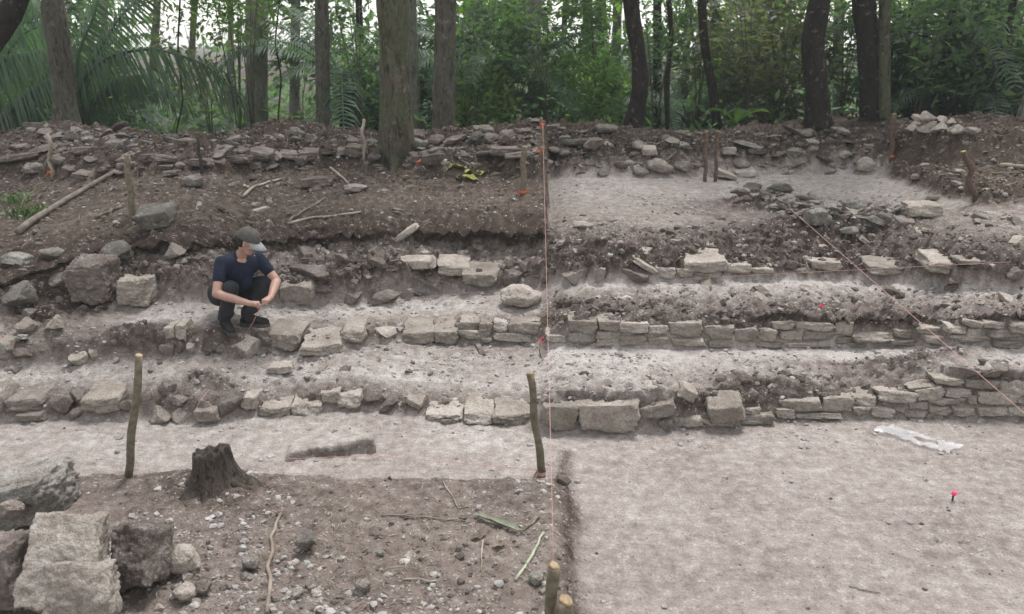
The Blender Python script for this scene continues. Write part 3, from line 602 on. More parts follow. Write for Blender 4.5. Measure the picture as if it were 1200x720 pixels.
scatter_px(Loose('pale stone chip lying among litter on the left soil slope', 'chips on the left soil slope'), 0, 620, 212, 270, 45, 4, 11, ('lime', 'greystone', 'rubble'), flat=.5)
scatter_px(Loose('stone lying in leaf litter on the uncut soil at right', 'stones in leaf litter'), 1070, 1200, 165, 250, 22, 5, 14, ('rubble', 'greystone', 'lime'), flat=.5)

# ------------------------------------------------------------------ stakes, twine, stump, sticks and small finds
def stake(label, px_top, px_base, wpx, mat='stake', cat='stake', name='wooden_stake', cut=True, ztop=None, bend=.3, ribbon=None, group=None):
    b = G(*px_base); t = on_Y(*px_top, b[1]); rd = wpx/2*depth(b)/FPX
    e = thing(name, label, cat, tuple(b), group); v = np.array(t)-b; L = np.linalg.norm(v)
    n = 9; pts = [v*k/(n-1) + np.array([math.sin(k*1.3+px_top[0])*rd*bend, math.cos(k*1.7)*rd*bend*.6, 0]) for k in range(n)]
    pts[0] = -v/L*.08; m = MB().tube(pts, [rd*(1.06-.14*k/(n-1)+.05*math.sin(k*2.1+px_top[1])) for k in range(n)], 10, jit=.1)
    m.obj('shaft', M[mat], e)
    if cut:
        q = np.array(pts[-1]); MB().tube([q, q+v/L*.006], [rd*.9, rd*.82], 10).obj('cut_end', M['cutwood'], e)
    if ribbon:
        ribbon_on(e, v*ribbon[0], rd, ribbon[1])
    return e, b, t
def ribbon_on(e, at, rd, mat='ribbon', n=3):
    m = MB(); at = np.array(at)
    m.tube([at-[0, 0, .02], at+[0, 0, .012]], rd*1.2, 10, cap=False)
    for k in range(n):
        a = random.uniform(0, 6.3); L = random.uniform(.04, .09); pts = []
        for t in np.linspace(0, 1, 5): pts.append(at+np.array([math.cos(a)*(rd+L*.7*t), -abs(math.sin(a))*(rd+L*.5*t), -L*.6*t*t+.015*math.sin(t*5)]))
        V = []; 
        for q in pts: V += [q-[0, 0, .012], q+[0, 0, .012]]
        m.add(V, [(2*i, 2*i+2, 2*i+3, 2*i+1) for i in range(4)])
    m.obj('flagging_ribbon', M[mat], e)
stake('tall brown stake standing at the far edge of dark foreground soil', (164, 417), (150, 559), 9)
sB, sBb, sBt = stake('leaning brown stake at the corner of the foreground soil, twine at its foot', (621, 438), (635, 558), 9, ribbon=(.04, 'string'))
# two thick stakes at the front: their feet stand below the frame
def front_stake(label, px_top, Y, wpx):
    t = on_Y(*px_top, Y); z = hz(t[0], t[1]); b = np.array([t[0]-.02, t[1], z]); rd = wpx/2*depth(t)/FPX
    e = thing('wooden_stake', label, 'stake', tuple(b)); v = np.array([t[0]-b[0], 0, t[2]-z])
    n = 8; pts = [v*k/(n-1)+np.array([math.sin(k)*rd*.1, 0, 0]) for k in range(n)]; pts[0] = np.array([0, 0, -.06])
    MB().tube(pts, [rd*(1.0+.05*math.sin(k*2.4)) for k in range(n)], 14, jit=.12).obj('shaft', M['stake'], e)
    q = pts[-1]; MB().tube([q-[0, 0, .001], q+[.004, 0, .010]], [rd*.98, rd*.8], 14, jit=.3).obj('cut_end', M['cutwood'], e); return t
f1 = front_stake('thick greenish stake with sawn top, twine tied to it, at soil edge', (649, 664), 3.5, 15)
f2 = front_stake('thick stake with pale chopped top beside the greenish twine stake', (662, 704), 3.4, 20)
stake('split pale stake on the soil slope beside the grey tilted slab', (148, 182), (156, 254), 7)
stake('thin black rod standing in front of the rubble wall', (231, 160), (237, 204), 4, 'ironrod', cut=False, name='thin_rod', cat='rod')
stake('short grey stake on the soil at the corner of upper plaster floor', (614, 172), (613, 227), 7, ribbon=(.05, 'ribbon'))
s3, s3b, s3t = stake('thin crooked stick with orange ribbons where the twine starts', (636, 138), (632, 182), 4, cut=False, ribbon=(.12, 'ribbon'), bend=1.2)
ribbon_on(s3, np.array(s3t)-s3b+np.array([0, 0, -.08]), .02, 'ribbon')
stake('left one of two slim red-brown stakes at the back of plaster floor', (828, 154), (826, 213), 4.5, 'redstake')
stake('right one of two slim red-brown stakes at the back of plaster floor', (841, 154), (838, 213), 4, 'redstake')
stake('reddish stake at the far corner of the leaf-littered baulk', (1047, 134), (1045, 188), 6, 'redstake', ribbon=(.1, 'ribbon'))
stake('leaning forked stake on the leaf-littered baulk', (1132, 178), (1142, 236), 7, 'redstake', bend=.8)
stake('thin sapling stump standing beside the big tree', (425, 140), (427, 186), 4, 'twig', bend=.8)
stake('short orange-flagged twig in front of the rubble wall', (57, 158), (61, 206), 5, 'twig', ribbon=(.1, 'ribbon'), bend=1)
def twine(label, pts, r=.0026, mat='string', sag=.0):
    P = []
    for a, b in zip(pts[:-1], pts[1:]):
        a = np.array(a); b = np.array(b)
        for t in np.linspace(0, 1, 10)[:-1]: P.append(a+(b-a)*t-np.array([0, 0, sag*4*t*(1-t)]))
    P.append(np.array(pts[-1])); m = MB().tube(P, r, 5, cap=True); o = m.obj('twine_line', M[mat]); return tag(o, label, 'twine')
p_top = np.array(s3t)+[0, -.015, -.06]
twine('long pink twine running down the steps to the thick front stake', [p_top, f1+np.array([0, 0, -.02])], .0017)
tw = lambda x, y, up=.03: G(x, y)+np.array([0, -.01, up])
a_ = on_Y(926, 245, G(926, 245)[1]-.5); b_ = on_Y(1290, 563, 5.0)
twine('pink twine slanting across the right steps from the rubble heap', [a_, b_], .0028)
stake('peg beside the grey rubble heap where the slanting twine starts', (925, 240), (925, 250), 3, 'twig', cut=False)
twine('pink twine stretched along the foot of the top riser at right', [on_Y(800, 327, G(800, 327)[1]-.1), on_Y(1185, 307, G(1185, 320)[1]-.12)], .0022)
twine('pink twine lying along the foot of the top riser left of boulder', [tw(455, 357), tw(490, 351), tw(560, 345), tw(636, 341)], .0022)
twine('loose pink twine end lying down the lower left tread', [tw(246, 460), tw(236, 472), tw(230, 484), tw(214, 496)], .0022)
twine('pink twine stretched low along the edge of dark foreground soil', [tw(335, 540, .02), tw(440, 537, .03), np.array(sBb)+[0, -.02, .06]], .0022)
for px, lab in (((633, 398), 'red plastic flag tied to the twine at the middle riser'), ((630, 264), 'red plastic flag on the dark bank by the twine'), ((349, 288), 'small pink flag at the dark bank behind the person'), ((960, 358), 'small pink flag on the upper right tread'), ((4, 396), 'pink flag lying at the left end of the steps')):
    q = G(px[0], px[1]+4); m = MB()
    m.tube([q-[0, 0, .04], q+[0, -.01, .05]], .004, 6)
    pts = [q+np.array([0.004+.02*t, -.012-.01*math.sin(t*3), .05-.012*t*t]) for t in np.linspace(0, 2, 6)]
    V = []
    for a in pts: V += [a-[0, 0, .022], a+[0, 0, .016]]
    m.add(V, [(2*i, 2*i+2, 2*i+3, 2*i+1) for i in range(5)]); tag(m.obj('marker_flag', M['pink']), lab, 'flag')
# pink-headed nail in the floor
q = G(1116, 587); e = thing('marker_nail', 'pink-headed survey nail standing in the pale floor', 'nail', tuple(q))
MB().tube([(0, 0, -.03), (0, 0, .05)], .007, 8).obj('shank', M['ironrod'], e); MB().tube([(0, 0, .048), (.004, 0, .066), (.012, -.004, .078)], [.014, .02, .012], 8, jit=.3).obj('head', M['pink'], e)
# ribbon at the big tree
q = G(497, 190); m = MB().tube([q+[-.1, -.05, .0], q+[0, -.06, .04], q+[.06, -.05, .08]], [.012, .028, .02], 7, jit=.3); tag(m.obj('flagging_roll', M['ribbon']), 'orange ribbon knot at the foot of the big tree', 'ribbon')
# clear plastic sheet
def crumple(cx, cy, w_, h_, mat, label, name):
    c = G(cx, cy); n = 16; V = []; F = []
    for j in range(9):
        for i in range(n):
            u = i/(n-1)*2-1; v = j/8*2-1; x = c[0]+u*w_*(1-.25*abs(v)+.2*math.sin(3*v+1)); y = c[1]+v*h_*(1-.3*u*u)+u*h_*-.9
            V.append((x, y, hz(x, y)+.012+.03*abs(math.sin(u*7+v*4))*random.random()+.01*random.random()))
    F = [(j*n+i, j*n+i+1, (j+1)*n+i+1, (j+1)*n+i) for j in range(8) for i in range(n-1) if not (j in (3, 4) and 6 < i < 11)]
    m = MB(); m.add(V, F); return tag(m.obj(name, M[mat]), label, 'plastic sheet')
crumple(1075, 518, .27, .15, 'plastic', 'crumpled clear plastic sheet lying on the pale floor', 'plastic_sheet')
# old stump
def stump():
    b = G(243, 577); b[1] += .12; b[2] = hz(b[0], b[1]); dd = depth(b); s = dd/FPX
    n, k = 34, 10; V = []; rr = np.random.default_rng(3)
    lob = [1+.22*math.sin(3*a+1)+.1*math.sin(5*a)+.06*math.sin(11*a) for a in np.linspace(0, 2*math.pi, n, endpoint=False)]
    top = [.43+.05*math.sin(a+2.4)+.10*vnoise(np.array([a*3.]), np.array([2.]))[0]+.015*math.sin(7*a) for a in np.linspace(0, 2*math.pi, n, endpoint=False)]
    for j in range(k):
        t = j/(k-1)
        for i in range(n):
            a = 2*math.pi*i/n; r = (.205+.24*(1-t)**3.2)*(1+(lob[i]-1)*(1.15-.55*t))*(1+.09*vnoise(np.array([a*7]), np.array([t*4.]))[0])
            V.append((r*math.cos(a), r*math.sin(a)*.9, -.1+(top[i]+.1)*t))
    for j, (f, dz) in enumerate(((.82, -.02), (.68, -.09), (.4, -.15), (.1, -.13))):
        for i in range(n):
            x, y, z = V[(k-1)*n+i]; V.append((x*f, y*f, z+dz+.03*rr.random()))
    K = k+4; F = [(j*n+i, j*n+(i+1) % n, (j+1)*n+(i+1) % n, (j+1)*n+i) for j in range(K-1) for i in range(n)]
    V.append((0, 0, .25)); F += [(len(V)-1, (K-1)*n+i, (K-1)*n+(i+1) % n) for i in range(n)]
    e = thing('tree_stump', 'hollow weathered tree stump on the dark foreground soil', 'stump', tuple(b)); m = MB(); m.add(V, F); m.obj('trunk_base', M['stump'], e); e.scale = (.6, .6, .58)
    for a in (-.3, .7, 2.5, 3.6, 4.6):
        m = MB(); pts = []
        for t in np.linspace(0, 1, 6):
            x = math.cos(a+.2*t)*(.25+.3*t); y = math.sin(a+.2*t)*(.25+.3*t)*.8; pts.append((x, y, hz(b[0]+x, b[1]+y)-b[2]+.05*(1-t)**2-.02*t))
        m.tube(pts, np.linspace(.06, .015, 6), 7, jit=.2).obj('root', M['stump'], e)
stump()
# sticks ------------------------------------------------------------
def stick(label, px, r0, r1, mat='twig', name='fallen_stick', cat='stick', up=.01, wob=.01, group=None, ends=False):
    P = []
    for (x0, y0), (x1, y1) in zip(px[:-1], px[1:]):
        for t in np.linspace(0, 1, 5)[:-1]: P.append(G(x0+(x1-x0)*t, y0+(y1-y0)*t))
    P.append(G(*px[-1])); P = np.array(P)
    L = np.linspace(0, 1, len(P))[:, None]; S_ = P[:1]*(1-L)+P[-1:]*L
    z = np.maximum.accumulate([0]) if False else None
    Pz = P[:, 2].copy()
    for _ in range(6): Pz[1:-1] = np.maximum(Pz[1:-1], .5*(Pz[:-2]+Pz[2:]))
    P[:, 2] = Pz+up+np.linspace(r0, r1, len(P))*.6; P[:, :2] += rng.normal(0, wob, (len(P), 2))*.5
    m = MB().tube(P, np.linspace(r0, r1, len(P)), 8, jit=.15); o = m.obj(name, M[mat]); return tag(o, label, cat, group)
stick('long grey branch lying aslant on the left soil slope', [(22, 275), (80, 236), (137, 203)], .042, .028, mat='log', name='fallen_branch', cat='branch')
stick('pale bent root lying among the foreground pebbles', [(331, 598), (319, 632), (317, 668), (313, 722)], .010, .013, name='bent_root', cat='root')
stick('pale green stalk on the dark soil near the front stake', [(637, 626), (622, 655), (605, 683)], .008, .010, mat='palegreen')
stick('long straw stem lying on the dark foreground soil', [(447, 606), (500, 608), (545, 613)], .005, .004)
stick('straw stem crossing the yellow leaf scrap', [(566, 635), (564, 672)], .006, .005)
stick('short twig under the curled grey leaf', [(634, 608), (614, 623)], .008, .006, mat='stake')
stick('forked twig end near the curled leaf', [(519, 566), (538, 597), (566, 595)], .004, .003)
stick('thin stick leaning on the flat slab left of the big tree', [(388, 198), (409, 217)], .018, .015)
stick('long thin branch on the slope above the person', [(338, 264), (380, 257), (424, 250)], .017, .012)
stick('thin branch crossing the slope below the flat slab', [(338, 262), (360, 247), (383, 233)], .015, .010)
stick('crooked pale stick on the slope below the rubble wall', [(285, 232), (300, 220), (330, 211)], .02, .012)
stick('short dark stick on the slope near the grey slab', [(112, 257), (130, 250), (142, 244)], .02, .015, mat='stake')
stick('long pale stick lying among leaf litter at right', [(1172, 196), (1205, 199)], .03, .03)
stick('dark twig lying among leaf litter at right', [(1160, 206), (1195, 204)], .02, .012, mat='stake')
stick('straw lying on soil below the long stem', [(470, 682), (510, 683)], .005, .005)
stick('thin twig lying on the pale floor at right', [(994, 688), (1010, 694), (1030, 697)], .004, .003, mat='stake')
stick('short twig on the pale floor beyond the nail', [(1122, 637), (1137, 638)], .004, .003, mat='stake')
# curled leaf, yellow scraps
def leafcurl(px, label, mat, w_, curl, cat='leaf', name='fallen_leaf'):
    a = G(*px[0]); b = G(*px[1]); n = 9; V = []; d = b-a; s = np.array([-d[1], d[0], 0]); s /= np.linalg.norm(s)
    for i in range(n):
        t = i/(n-1); c = a+d*t; c[2] = hz(c[0], c[1])+.015; k = w_*math.sin(math.pi*(.06+.9*t))**.7
        for u in (-1, -.4, .4, 1): q = c+s*k*u*(1-.3*curl); V.append((q[0], q[1], q[2]+curl*k*u*u+.008*math.sin(t*9+u)))
    m = MB(); m.add(V, [(4*i+j, 4*i+j+1, 4*i+4+j+1, 4*i+4+j) for i in range(n-1) for j in range(3)]); return tag(m.obj(name, M[mat]), label, cat)
leafcurl(((556, 606), (616, 626)), 'large curled grey-green dry leaf on the dark soil', 'palegreen', .034, .9)
leafcurl(((552, 634), (568, 630)), 'small yellow dry leaf beside the large curled leaf', 'litter', .03, .3)
leafcurl(((577, 643), (592, 640)), 'tan leaf scrap between curled leaf and pale stalk', 'litter', .03, .4)
for k, (a, b) in enumerate((((520, 204), (545, 198)), ((545, 205), (570, 203)), ((535, 210), (560, 213)))):
    leafcurl((a, b), ['yellow-green leaf nearest the big tree in the leaf pile', 'yellow-green leaf at far side of the leaf pile', 'yellow-green leaf in front of the leaf pile'][k], 'yleaf', .10, .4)
# low remnant of uncut floor with a ragged cut face
def remnant():
    a = on_Z(333, 540, .02); b = on_Z(441, 531, .02); u = b-a; L = np.linalg.norm(u); u /= L; v = np.array([-u[1], u[0], 0]); n = 44; rows = 7; V = []; C = []
    for i in range(n):
        t = i/(n-1); h_ = (.05+.075*t)*min(1, t/.06, (1-t)/.03+.2); fr = .035*vnoise(np.array([t*9.]), np.array([3.]))[0]+.02*vnoise(np.array([t*31.]), np.array([7.]))[0]
        for j, (d_, z) in enumerate(((-.03, -.03), (0.0, 0), (.012, .45), (.022, .9), (.06, 1.03), (.16, .85), (.34, -.02))):
            p = a+u*L*t+v*(d_+fr*(1-d_*2)+.012*vnoise(np.array([t*40.]), np.array([j*5.3]))[0]); zz = hz(p[0], p[1])+max(z, -.3)*h_+(.02*vnoise(np.array([t*36.]), np.array([j*2.1]))[0] if 0 < j < 6 else -.01)
            V.append((p[0], p[1], zz)); C.append((.5 if j < 4 else .8, 0, 0, 1))
    F = [(i*rows+j, (i+1)*rows+j, (i+1)*rows+j+1, i*rows+j+1) for i in range(n-1) for j in range(rows-1)]
    me = mesh_np('floor_remnant', V, F, M['ground']); ca = me.color_attributes.new('zone', 'FLOAT_COLOR', 'POINT'); ca.data.foreach_set('color', np.array(C, np.float32).ravel())
    tag(obj('floor_remnant', me), 'low wedge of uncut earth left standing on pale floor beside the stump', 'earth remnant')
remnant()
# grass tufts
def tuft(px, n, hgt, label):
    b = G(*px); m = MB()
    for _ in range(n):
        a = random.uniform(0, 6.28); r = random.uniform(0, .3); x, y = b[0]+r*math.cos(a), b[1]+r*.6*math.sin(a); z = hz(x, y)
        dx, dy = random.gauss(0, .09), random.gauss(0, .09); h_ = hgt*random.uniform(.5, 1); w_ = .008
        m.add([(x-w_, y, z-.01), (x+w_, y, z-.01), (x+dx*.5+w_*.7, y+dy*.5, z+h_*.7), (x+dx*.5-w_*.7, y+dy*.5, z+h_*.7), (x+dx*1.3, y+dy*1.3, z+h_)], [(0, 1, 2, 3), (3, 2, 4)])
    return tag(m.obj('grass_tuft', M['grass']), label, 'grass')
tuft((32, 254), 90, .13, 'patch of short green grass on the left soil slope beside the branch'); tuft((14, 238), 50, .16, 'small grass tuft higher on the left soil slope')

# ------------------------------------------------------------------ pebbles, clods and litter (nobody could count them)
def rnd_rot(n):
    q = rng.normal(size=(n, 4)); q /= np.linalg.norm(q, axis=1, keepdims=True); a, b, c, d = q.T
    return np.stack([1-2*(c*c+d*d), 2*(b*c-a*d), 2*(b*d+a*c), 2*(b*c+a*d), 1-2*(b*b+d*d), 2*(c*d-a*b), 2*(b*d-a*c), 2*(c*d+a*b), 1-2*(b*b+c*c)], -1).reshape(n, 3, 3)
ph = (1+5**.5)/2
ICO = np.array([(-1, ph, 0), (1, ph, 0), (-1, -ph, 0), (1, -ph, 0), (0, -1, ph), (0, 1, ph), (0, -1, -ph), (0, 1, -ph), (ph, 0, -1), (ph, 0, 1), (-ph, 0, -1), (-ph, 0, 1)])/1.9
ICF = np.array([(0, 11, 5), (0, 5, 1), (0, 1, 7), (0, 7, 10), (0, 10, 11), (1, 5, 9), (5, 11, 4), (11, 10, 2), (10, 7, 6), (7, 1, 8), (3, 9, 4), (3, 4, 2), (3, 2, 6), (3, 6, 8), (3, 8, 9), (4, 9, 5), (2, 4, 11), (6, 2, 10), (8, 6, 7), (9, 8, 1)])
def sample(n, dens, y0=3.7, y1=15.2):
    P = np.zeros((0, 2))
    while len(P) < n:
        y = rng.uniform(y0, y1, n*3); x = rng.uniform(-1, 1, n*3)*(.68*y+.5)+.0
        keep = rng.random(n*3) < np.clip(dens(x, y), 0, 1); P = np.concatenate([P, np.stack([x, y], -1)[keep]])
    return P[:n]
def pebbles(name, n, dens, s0, s1, mat, label, flat=.65):
    P = sample(n, dens); sz = s0*(s1/s0)**(rng.random(n)**3.); z = bil(ZZ, P[:, 0], P[:, 1])
    T = np.einsum('nij,kj->nki', rnd_rot(n), ICO)*(1+.28*rng.normal(size=(n, 12, 1)).clip(-1.5, 1.5))
    T = T*np.stack([np.ones(n), rng.uniform(.7, 1, n), np.full(n, flat)], -1)[:, None, :]*sz[:, None, None]
    T += np.concatenate([P, (z+sz*.12)[:, None]], 1)[:, None, :]
    F = (ICF[None]+12*np.arange(n)[:, None, None]).reshape(-1, 3)
    o = obj(name, mesh_np(name, T.reshape(-1, 3), F, M[mat], False)); return tag(o, label, None, kind='stuff')
cl = lambda A: (lambda x, y: bil(A, x, y))
pebbles('loose_gravel', 13000, lambda x, y: bil(PEB, x, y)**1.3*(.25+bil(PALE, x, y))*np.clip(.5+1.5*fbm(x, y, 1.4, 3), .05, 1), .006, .032, 'pebble', 'pale gravel and plaster crumbs strewn over the steps')
pebbles('soil_crumbs', 15000, lambda x, y: bil(PEB, x, y)*np.clip(1.02-bil(PALE, x, y), 0, 1)**2+.002, .005, .021, 'clod', 'brown soil crumbs over the banks and slopes', .8)
bank = lambda x, y: np.clip((bil(ROU, x, y)-.03)/.03, 0, 1)
pebbles('earth_clods', 6500, lambda x, y: bank(x, y)*np.clip(1.0-.8*bil(PALE, x, y), .1, 1), .014, .06, 'clod', 'cloddy brown earth of the banks and risers', .8)
pebbles('bank_stones', 3000, lambda x, y: bank(x, y)*np.clip(.4+1.6*fbm(x, y, 1.1, 3), .05, 1), .010, .042, 'bankstone', 'small dusty stones sticking out of the banks', .7)
def litter(name, n, dens, s0, s1, mat, label, asp=.45, y0=3.7, lift=.006):
    P = sample(n, dens, y0); z = bil(ZZ, P[:, 0], P[:, 1]); L = rng.uniform(s0, s1, n); a = rng.uniform(0, 2*math.pi, n)
    d = np.stack([np.cos(a), np.sin(a), rng.normal(0, .2, n)], -1); s = np.stack([-np.sin(a), np.cos(a), rng.normal(0, .3, n)], -1)*asp
    c = np.concatenate([P, (z+lift)[:, None]], 1); cu = rng.uniform(-.1, .45, n)[:, None]*np.array([[0, 0, 1.]])*L[:, None]
    L = L[:, None]
    V = np.stack([c-d*L*.5, c+s*L*.5+cu*.6, c+d*L*.5+cu*.3, c-s*L*.5+cu*.5], 1).reshape(-1, 3)
    i4 = 4*np.arange(n)[:, None]; F = np.concatenate([i4+np.array([[0, 3, 2]]), i4+np.array([[0, 2, 1]])])
    o = obj(name, mesh_np(name, V, F, M[mat], False)); return tag(o, label, None, kind='stuff')
litter('leaf_litter', 6500, lambda x, y: bil(LIT, x, y)**1.3*np.clip(.35+1.6*fbm(x+3, y, .9, 3), .02, 1)*(y > 8.2), .02, .075, 'litter', 'dry brown leaf litter on the uncut soil')
litter('straw_litter', 1500, lambda x, y: bil(LIT, x, y)*(x < .15)*(y < 6)*np.clip(.5+1.6*fbm(x, y, 1.1, 3), .02, 1), .015, .07, 'twig', 'straw and wood chips on the foreground soil', .12)
litter('twig_litter', 1500, lambda x, y: bil(LIT, x, y)*(y > 8.2), .05, .25, 'twig', 'thin dead twigs scattered over the slopes', .05, 8.2, .015)
litter('baulk_litter', 1500, lambda x, y: (bil(bw, x, y) > .6)*np.clip(.5+1.6*fbm(x+3, y, 1.2, 3), .05, 1), .04, .12, 'baulkleaf', 'pale dry leaf litter thick on the baulk at right', .4, 9.5, .012)

# ------------------------------------------------------------------ forest
def leaf_cloud(name, n, rad, leaf, seed, mat, clumps=26, spread=.22, droop=.3, asp=.42, hollow=.35):
    r = np.random.default_rng(seed)
    c = r.normal(size=(clumps, 3)); c /= np.linalg.norm(c, axis=1, keepdims=True); c *= (hollow+(1-hollow)*r.random((clumps, 1))**.6)
    k = r.integers(0, clumps, n); P = (c[k]+r.normal(0, spread, (n, 3))*r.uniform(.5, 1.2, (clumps, 1))[k])*np.array(rad)
    L = leaf*r.uniform(.55, 1.35, n)[:, None]
    d = r.normal(size=(n, 3)); d[:, 2] = d[:, 2]*.5-droop; d /= np.linalg.norm(d, axis=1, keepdims=True)
    s = np.cross(d, np.array([0, 0, 1.])+r.normal(0, .45, (n, 3))); s /= np.linalg.norm(s, axis=1, keepdims=True)+1e-9; u = np.cross(s, d)
    V = np.stack([P, P+d*L*.45+s*L*asp*.5+u*L*.08, P+d*L, P+d*L*.45-s*L*asp*.5+u*L*.08], 1).reshape(-1, 3)
    i4 = 4*np.arange(n)[:, None]; F = np.concatenate([i4+np.array([[0, 1, 2]]), i4+np.array([[0, 2, 3]])])
    return mesh_np(name, V, F, M[mat], True)
CAN = [leaf_cloud('crown', 480, (2.6, 2.6, 1.7), .34, 50+k, m, 34, .2) for k, m in enumerate(('leafA', 'leafB', 'leafA'))]
SHR = [leaf_cloud('crown', 1700, (1.3, 1.3, 1.5), .24, 70+k, m, 30, .2, .25) for k, m in enumerate(('leafA', 'leafB', 'leafC', 'leafD', 'leafB', 'leafA'))]
THIN = [leaf_cloud('crown', 900, (1.5, 1.5, 1.6), .21, 90+k, m, 26, .16, .35, hollow=.5) for k, m in enumerate(('leafC', 'leafA', 'leafD'))]
def trunk_pts(px, Y, top):
    """px: picture points down the trunk at distance Y; carried on to the ground and up to the crown"""
    P = [on_Y(x, y, Y) for x, y in px]; P = sorted(P, key=lambda p: p[2]); a, b = P[0], P[1]
    g = hz(a[0], Y); f = a-(b-a)/(b[2]-a[2])*(a[2]-g+.15)*.6; f[2] = g-.15
    a, b = P[-2], P[-1]; u = (b-a)/(b[2]-a[2]); q = b+u*(top-b[2])*np.array([.45, .45, 1])
    return np.array([f]+P+[q])
def resample(P, n):
    s = np.concatenate([[0], np.cumsum(np.linalg.norm(np.diff(P, axis=0), axis=1))]); t = np.linspace(0, s[-1], n)
    Q = np.stack([np.interp(t, s, P[:, i]) for i in range(3)], -1)
    for _ in range(2): Q[1:-1] = .25*Q[:-2]+.5*Q[1:-1]+.25*Q[2:]
    return Q
def tree(label, px, Y, wpx, mat, top=9.5, flare=.35, crown=0, cs=1., limbs=4, ribs=.0, jit=.06, group=None, name='forest_tree'):
    P = resample(trunk_pts(px, Y, top), 40); b = P[0].copy(); r0 = wpx/2*depth(on_Y(px[0][0], px[0][1], Y))/FPX
    e = thing(name, label, 'tree', (b[0], b[1], b[2]+.15), group); O = np.array([b[0], b[1], b[2]+.15])
    t = np.linspace(0, 1, len(P)); hh = P[:, 2]-O[2]
    rad = r0*(1-.5*np.clip((hh-2)/(top), 0, 1))+r0*flare*np.exp(-np.clip(hh, 0, None)/.35)
    rad *= 1+.05*np.sin(hh*3.1+px[0][0])+.04*np.sin(hh*7.3)
    MB().tube(P-O, rad, 18, jit=jit).obj('trunk', M[mat], e)
    for k in range(limbs):
        q = P[-1-random.randint(2, 9)]-O; a = random.uniform(0, 6.28); L = random.uniform(1.4, 2.6)*cs
        pts = [q+np.array([math.cos(a)*L*s, math.sin(a)*L*s, L*.75*s**.8]) for s in np.linspace(0, 1, 6)]
        MB().tube(pts, np.linspace(r0*.42, r0*.1, 6), 7).obj('limb', M[mat], e)
    obj('crown', CAN[crown], e, tuple(P[-1]-O+[0, 0, 1.1]), (0, 0, random.uniform(0, 6)), (cs, cs, cs*.9))
    for k in range(5 if flare > .2 else 0):
        a = k*1.256+random.uniform(-.3, .3); m = MB(); pts = []
        for s in np.linspace(0, 1, 6):
            x = math.cos(a)*r0*(.8+2.4*s); y = math.sin(a)*r0*(.8+2.4*s); pts.append((x, y, hz(O[0]+x, O[1]+y)-O[2]+r0*.6*(1-s)**2-.03))
        m.tube(pts, np.linspace(r0*.42, r0*.1, 6), 7, jit=.2).obj('root', M[mat], e)
    return e
tree('big mossy tree trunk standing on the soil slope in front of the rubble', [(465, 190), (464, 120), (462, 60), (460, 0)], G(463, 199)[1]+.3, 35, 'bark', top=10, crown=1, cs=.8, flare=.25)
tree('smooth reddish-brown trunk right behind the big mossy tree', [(520, 150), (521, 80), (522, 0)], 15.2, 25, 'bark_red', crown=0)
tree('brown trunk leaning slightly left on the rubble crest', [(78, 145), (72, 70), (61, 0)], 14.9, 25, 'bark_red', crown=2, flare=.5)
tree('slim straight brown trunk behind the crest, left of the big mossy tree', [(379, 145), (378, 70), (377, 0)], 16.6, 16, 'bark_red', crown=1, cs=.8)
tree('dark curved trunk behind the crest near middle', [(741, 150), (751, 110), (750, 70), (742, 30), (739, 0)], 16, 18, 'bark_dark', crown=0, cs=.9, flare=.5)
tree('thick dark trunk with swelling above the right rubble bank', [(959, 135), (957, 100), (953, 70), (951, 50), (956, 25), (961, 0)], 15.6, 25, 'bark_dark', crown=2, flare=.45)
tree('thick dark trunk leaning left beside a slim pale trunk', [(1024, 138), (1021, 90), (1016, 40), (1011, 0)], 16.2, 25, 'bark_dark', crown=0, flare=.3)
tree('slim pale trunk close beside the thick leaning dark trunk', [(1036, 140), (1036, 70), (1037, 0)], 16.0, 13, 'bark', crown=1, cs=.7, flare=.25)
tree('pale grey trunk hung with vines behind the left crest', [(300, 148), (301, 80), (301, 0)], 19, 25, 'bark_pale', crown=1)
tree('slender pale trunk peeping out behind the big mossy tree', [(486, 150), (484, 80), (481, 0)], 18.5, 14, 'bark_pale', crown=2, cs=.7)
tree('pale buttressed trunk catching light behind the middle crest', [(628, 130), (627, 80), (625, 40), (627, 0)], 23, 19, 'bark_pale', crown=0, cs=.8, flare=.6)
tree('thin dark stem with climbing leaves behind the right crest', [(841, 150), (833, 90), (826, 60), (822, 0)], 17.5, 10, 'bark_dark', crown=1, cs=.6, flare=.2)
tree('thin winding dark stem right of the dark curved trunk', [(783, 150), (781, 110), (782, 80), (788, 45), (783, 0)], 17.5, 6, 'bark_dark', crown=2, cs=.5, flare=.1)
tree('leaning dark trunk entering the top left corner', [(-35, 90), (0, 35), (24, -5)], 13, 24, 'bark_dark', top=7.5, crown=1, cs=.7, flare=.1)
tree('slanting dark trunk far behind the middle crest', [(585, 100), (600, 40), (612, 0)], 27, 12, 'bark_dark', crown=1, cs=.8)
tree('grey misty trunk far behind the right crest', [(983, 130), (982, 60), (984, 0)], 24, 13, 'bark_pale', crown=0, cs=.8)
tree('broad grey trunk in the misty far middle', [(690, 120), (690, 60), (688, 0)], 30, 14, 'bark', crown=1, cs=.8)
tree('broad bluish trunk in the misty far middle', [(706, 120), (706, 60), (704, 0)], 29, 14, 'bark_dark', crown=2, cs=.8)
tree('broad brown trunk in the misty far middle', [(722, 120), (722, 60), (724, 0)], 31, 12, 'bark_red', crown=0, cs=.8)
tree('thin dark sapling leaning right at the right forest edge', [(1103, 148), (1106, 90), (1112, 40), (1118, 0)], 18, 8, 'bark_dark', crown=1, cs=.6, flare=.1)
tree('slim dark stem at the far right edge of forest', [(1166, 155), (1172, 90), (1180, 40), (1188, 0)], 17, 8, 'bark_dark', crown=0, cs=.6, flare=.1)
